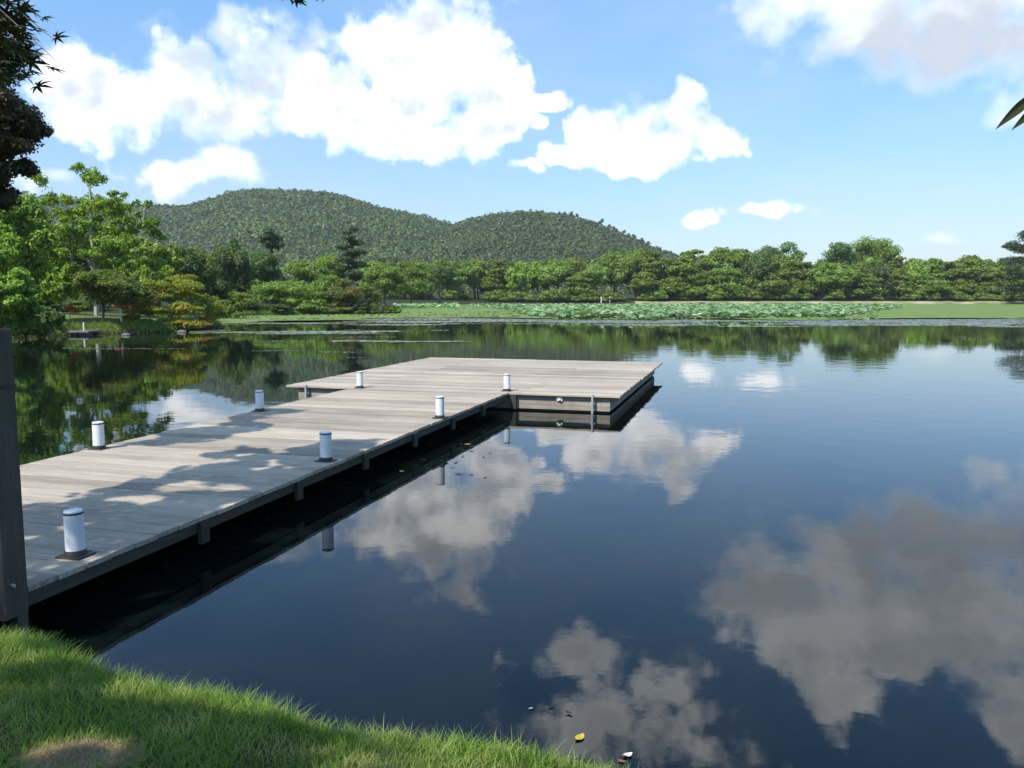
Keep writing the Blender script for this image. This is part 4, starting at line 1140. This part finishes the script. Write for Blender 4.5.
mb.tube([src-O+np.array((0,0,.0)), (src*.5+src2*.5)-O+np.array((0,0,.5)), src2-O], [.007,.006,.005], 6)
mb.build('trunk', M['bark'], mt, True)
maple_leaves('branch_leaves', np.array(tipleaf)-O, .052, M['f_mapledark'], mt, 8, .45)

# big dark crown at the left edge
D = 21; bx_ = at_depth(-60, 300, D); loc = (bx_[0]-1.2, D, .3); cl = []
for (a, b, w_, h_) in [(-10,92,36,26),(12,112,26,22),(0,140,34,28),(26,128,20,18),(-6,172,26,24),(30,148,13,10),(-20,110,44,50),(-8,196,20,18),(-40,160,40,50),(-60,60,60,60),(-70,110,60,60),(16,165,14,12),(-90,190,50,50)]:
    q_ = at_depth(a, b, D); cl.append((q_[0]-loc[0], r5.uniform(-.5,.5), q_[2]-loc[2], w_/F*D, w_/F*D, h_/F*D))
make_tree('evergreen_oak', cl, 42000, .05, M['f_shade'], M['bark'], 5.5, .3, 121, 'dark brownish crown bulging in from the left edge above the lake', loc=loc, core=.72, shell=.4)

# cherry twig at right edge
def cherry_leaf(mb, p, dirv, L, W, side):
    n = 9; dirv = dirv/np.linalg.norm(dirv); w_ = np.cross(dirv, side); w_ /= np.linalg.norm(w_); nn = np.cross(dirv, w_)
    V = []; Fs = []
    for i in range(n):
        t_ = i/(n-1); w = W*math.sin(math.pi*min(1,(t_*.96+.03)**.85)); c = p+dirv*L*t_+np.array((0,0,-1))*L*.28*t_*t_
        V += [c-w_*w+nn*w*.25, c, c+w_*w+nn*w*.25]
    for i in range(n-1):
        a = i*3; Fs += [[a,a+3,a+4,a+1],[a+1,a+4,a+5,a+2]]
    mb.add(V, Fs)
ct = empty('cherry_tree', (4.6,-1.5,.7)); tag(ct, 'tree whose two drooping dark pointed leaves hang in at the upper right edge', 'tree'); O2 = np.array((4.6,-1.5,.7))
s0 = at_depth(1150, 20, 2.0); s1 = at_depth(1046, 84, 2.0)
mb = MB(); mb.tube([(0,0,-.6),(.1,0,1.5),(-.1,.3,3.2)], [.2,.15,.1], 10)
mb.tube([(-.1,.3,3.2), (s0-O2)*.7+np.array((-.1,.3,3.2))*.3+np.array((0,0,.6)), s0-O2], [.05,.03,.008], 7)
mb.tube([s0-O2, (s0*.5+s1*.5)-O2+np.array((0,0,.02)), s1-O2], [.005,.004,.002], 6); mb.build('trunk', M['bark'], ct, True)
lv = MB(); 
b1 = at_depth(1040, 93, 2.0); e1 = at_depth(996, 116, 2.0); cherry_leaf(lv, b1-O2, e1-b1, np.linalg.norm(e1-b1)*1.0, .0135, np.array((0,1,.25)))
b2 = at_depth(1052, 98, 2.0); e2 = at_depth(1012, 118, 2.0)
lv.build('leaf', M['f_shade'], ct); lv = MB(); cherry_leaf(lv, b2-O2, e2-b2, np.linalg.norm(e2-b2), .0135, np.array((0,1,.25))); lv.build('leaf', M['f_shade'], ct); lv = MB()
for i in range(30):
    p = s0*(1-i/30)+s1*(i/30)+np.array((.12,0,.05)); cherry_leaf(lv, p-O2, np.array((r5.uniform(-.2,1),r5.uniform(-.5,.5),-.6)), .09, .016, np.array((0,1,.3)))
lv.build('leaf_spray', M['f_shade'], ct)

# ------------------------------------------------------------------ the air
hz_ = MB(); hz_.box(-2700,2700,-1000,2700,-4,290); hm = bpy.data.materials.new('haze_air'); hm.use_nodes = True
ht = NT(hm.node_tree); ht.n.remove(ht.n['Principled BSDF']); pv = ht.new('ShaderNodeVolumePrincipled')
pv.inputs['Color'].default_value = (.93,.96,1,1); pv.inputs['Density'].default_value = .00011; pv.inputs['Anisotropy'].default_value = .2
ht.lk(pv.outputs[0], ht.n['Material Output'].inputs['Volume'])
hm.cycles.homogeneous_volume = True
hzo = hz_.build('haze', hm); tag(hzo, 'thin pale summer haze over the lake', 'haze', kind='stuff')

# ------------------------------------------------------------------ camera and render settings
cam = bpy.data.cameras.new('camera'); co_ = bpy.data.objects.new('camera', cam); COL.objects.link(co_); scene.camera = co_
co_.location = (0,0,HC); co_.rotation_euler = (math.pi/2-PITCH, 0, 0)
cam.sensor_width = 36; cam.lens = F/1024*36; cam.clip_end = 12000; cam.clip_start = .05
vs = scene.view_settings; vs.view_transform = 'Standard'; vs.look = 'None'; vs.gamma = 1; vs.use_curve_mapping = False; vs.exposure = .42
cy = scene.cycles; cy.max_bounces = 6; cy.diffuse_bounces = 3; cy.glossy_bounces = 3; cy.transmission_bounces = 3; cy.transparent_max_bounces = 4
cy.caustics_reflective = False; cy.caustics_refractive = False; cy.use_denoising = True
cy.sample_clamp_indirect = 6
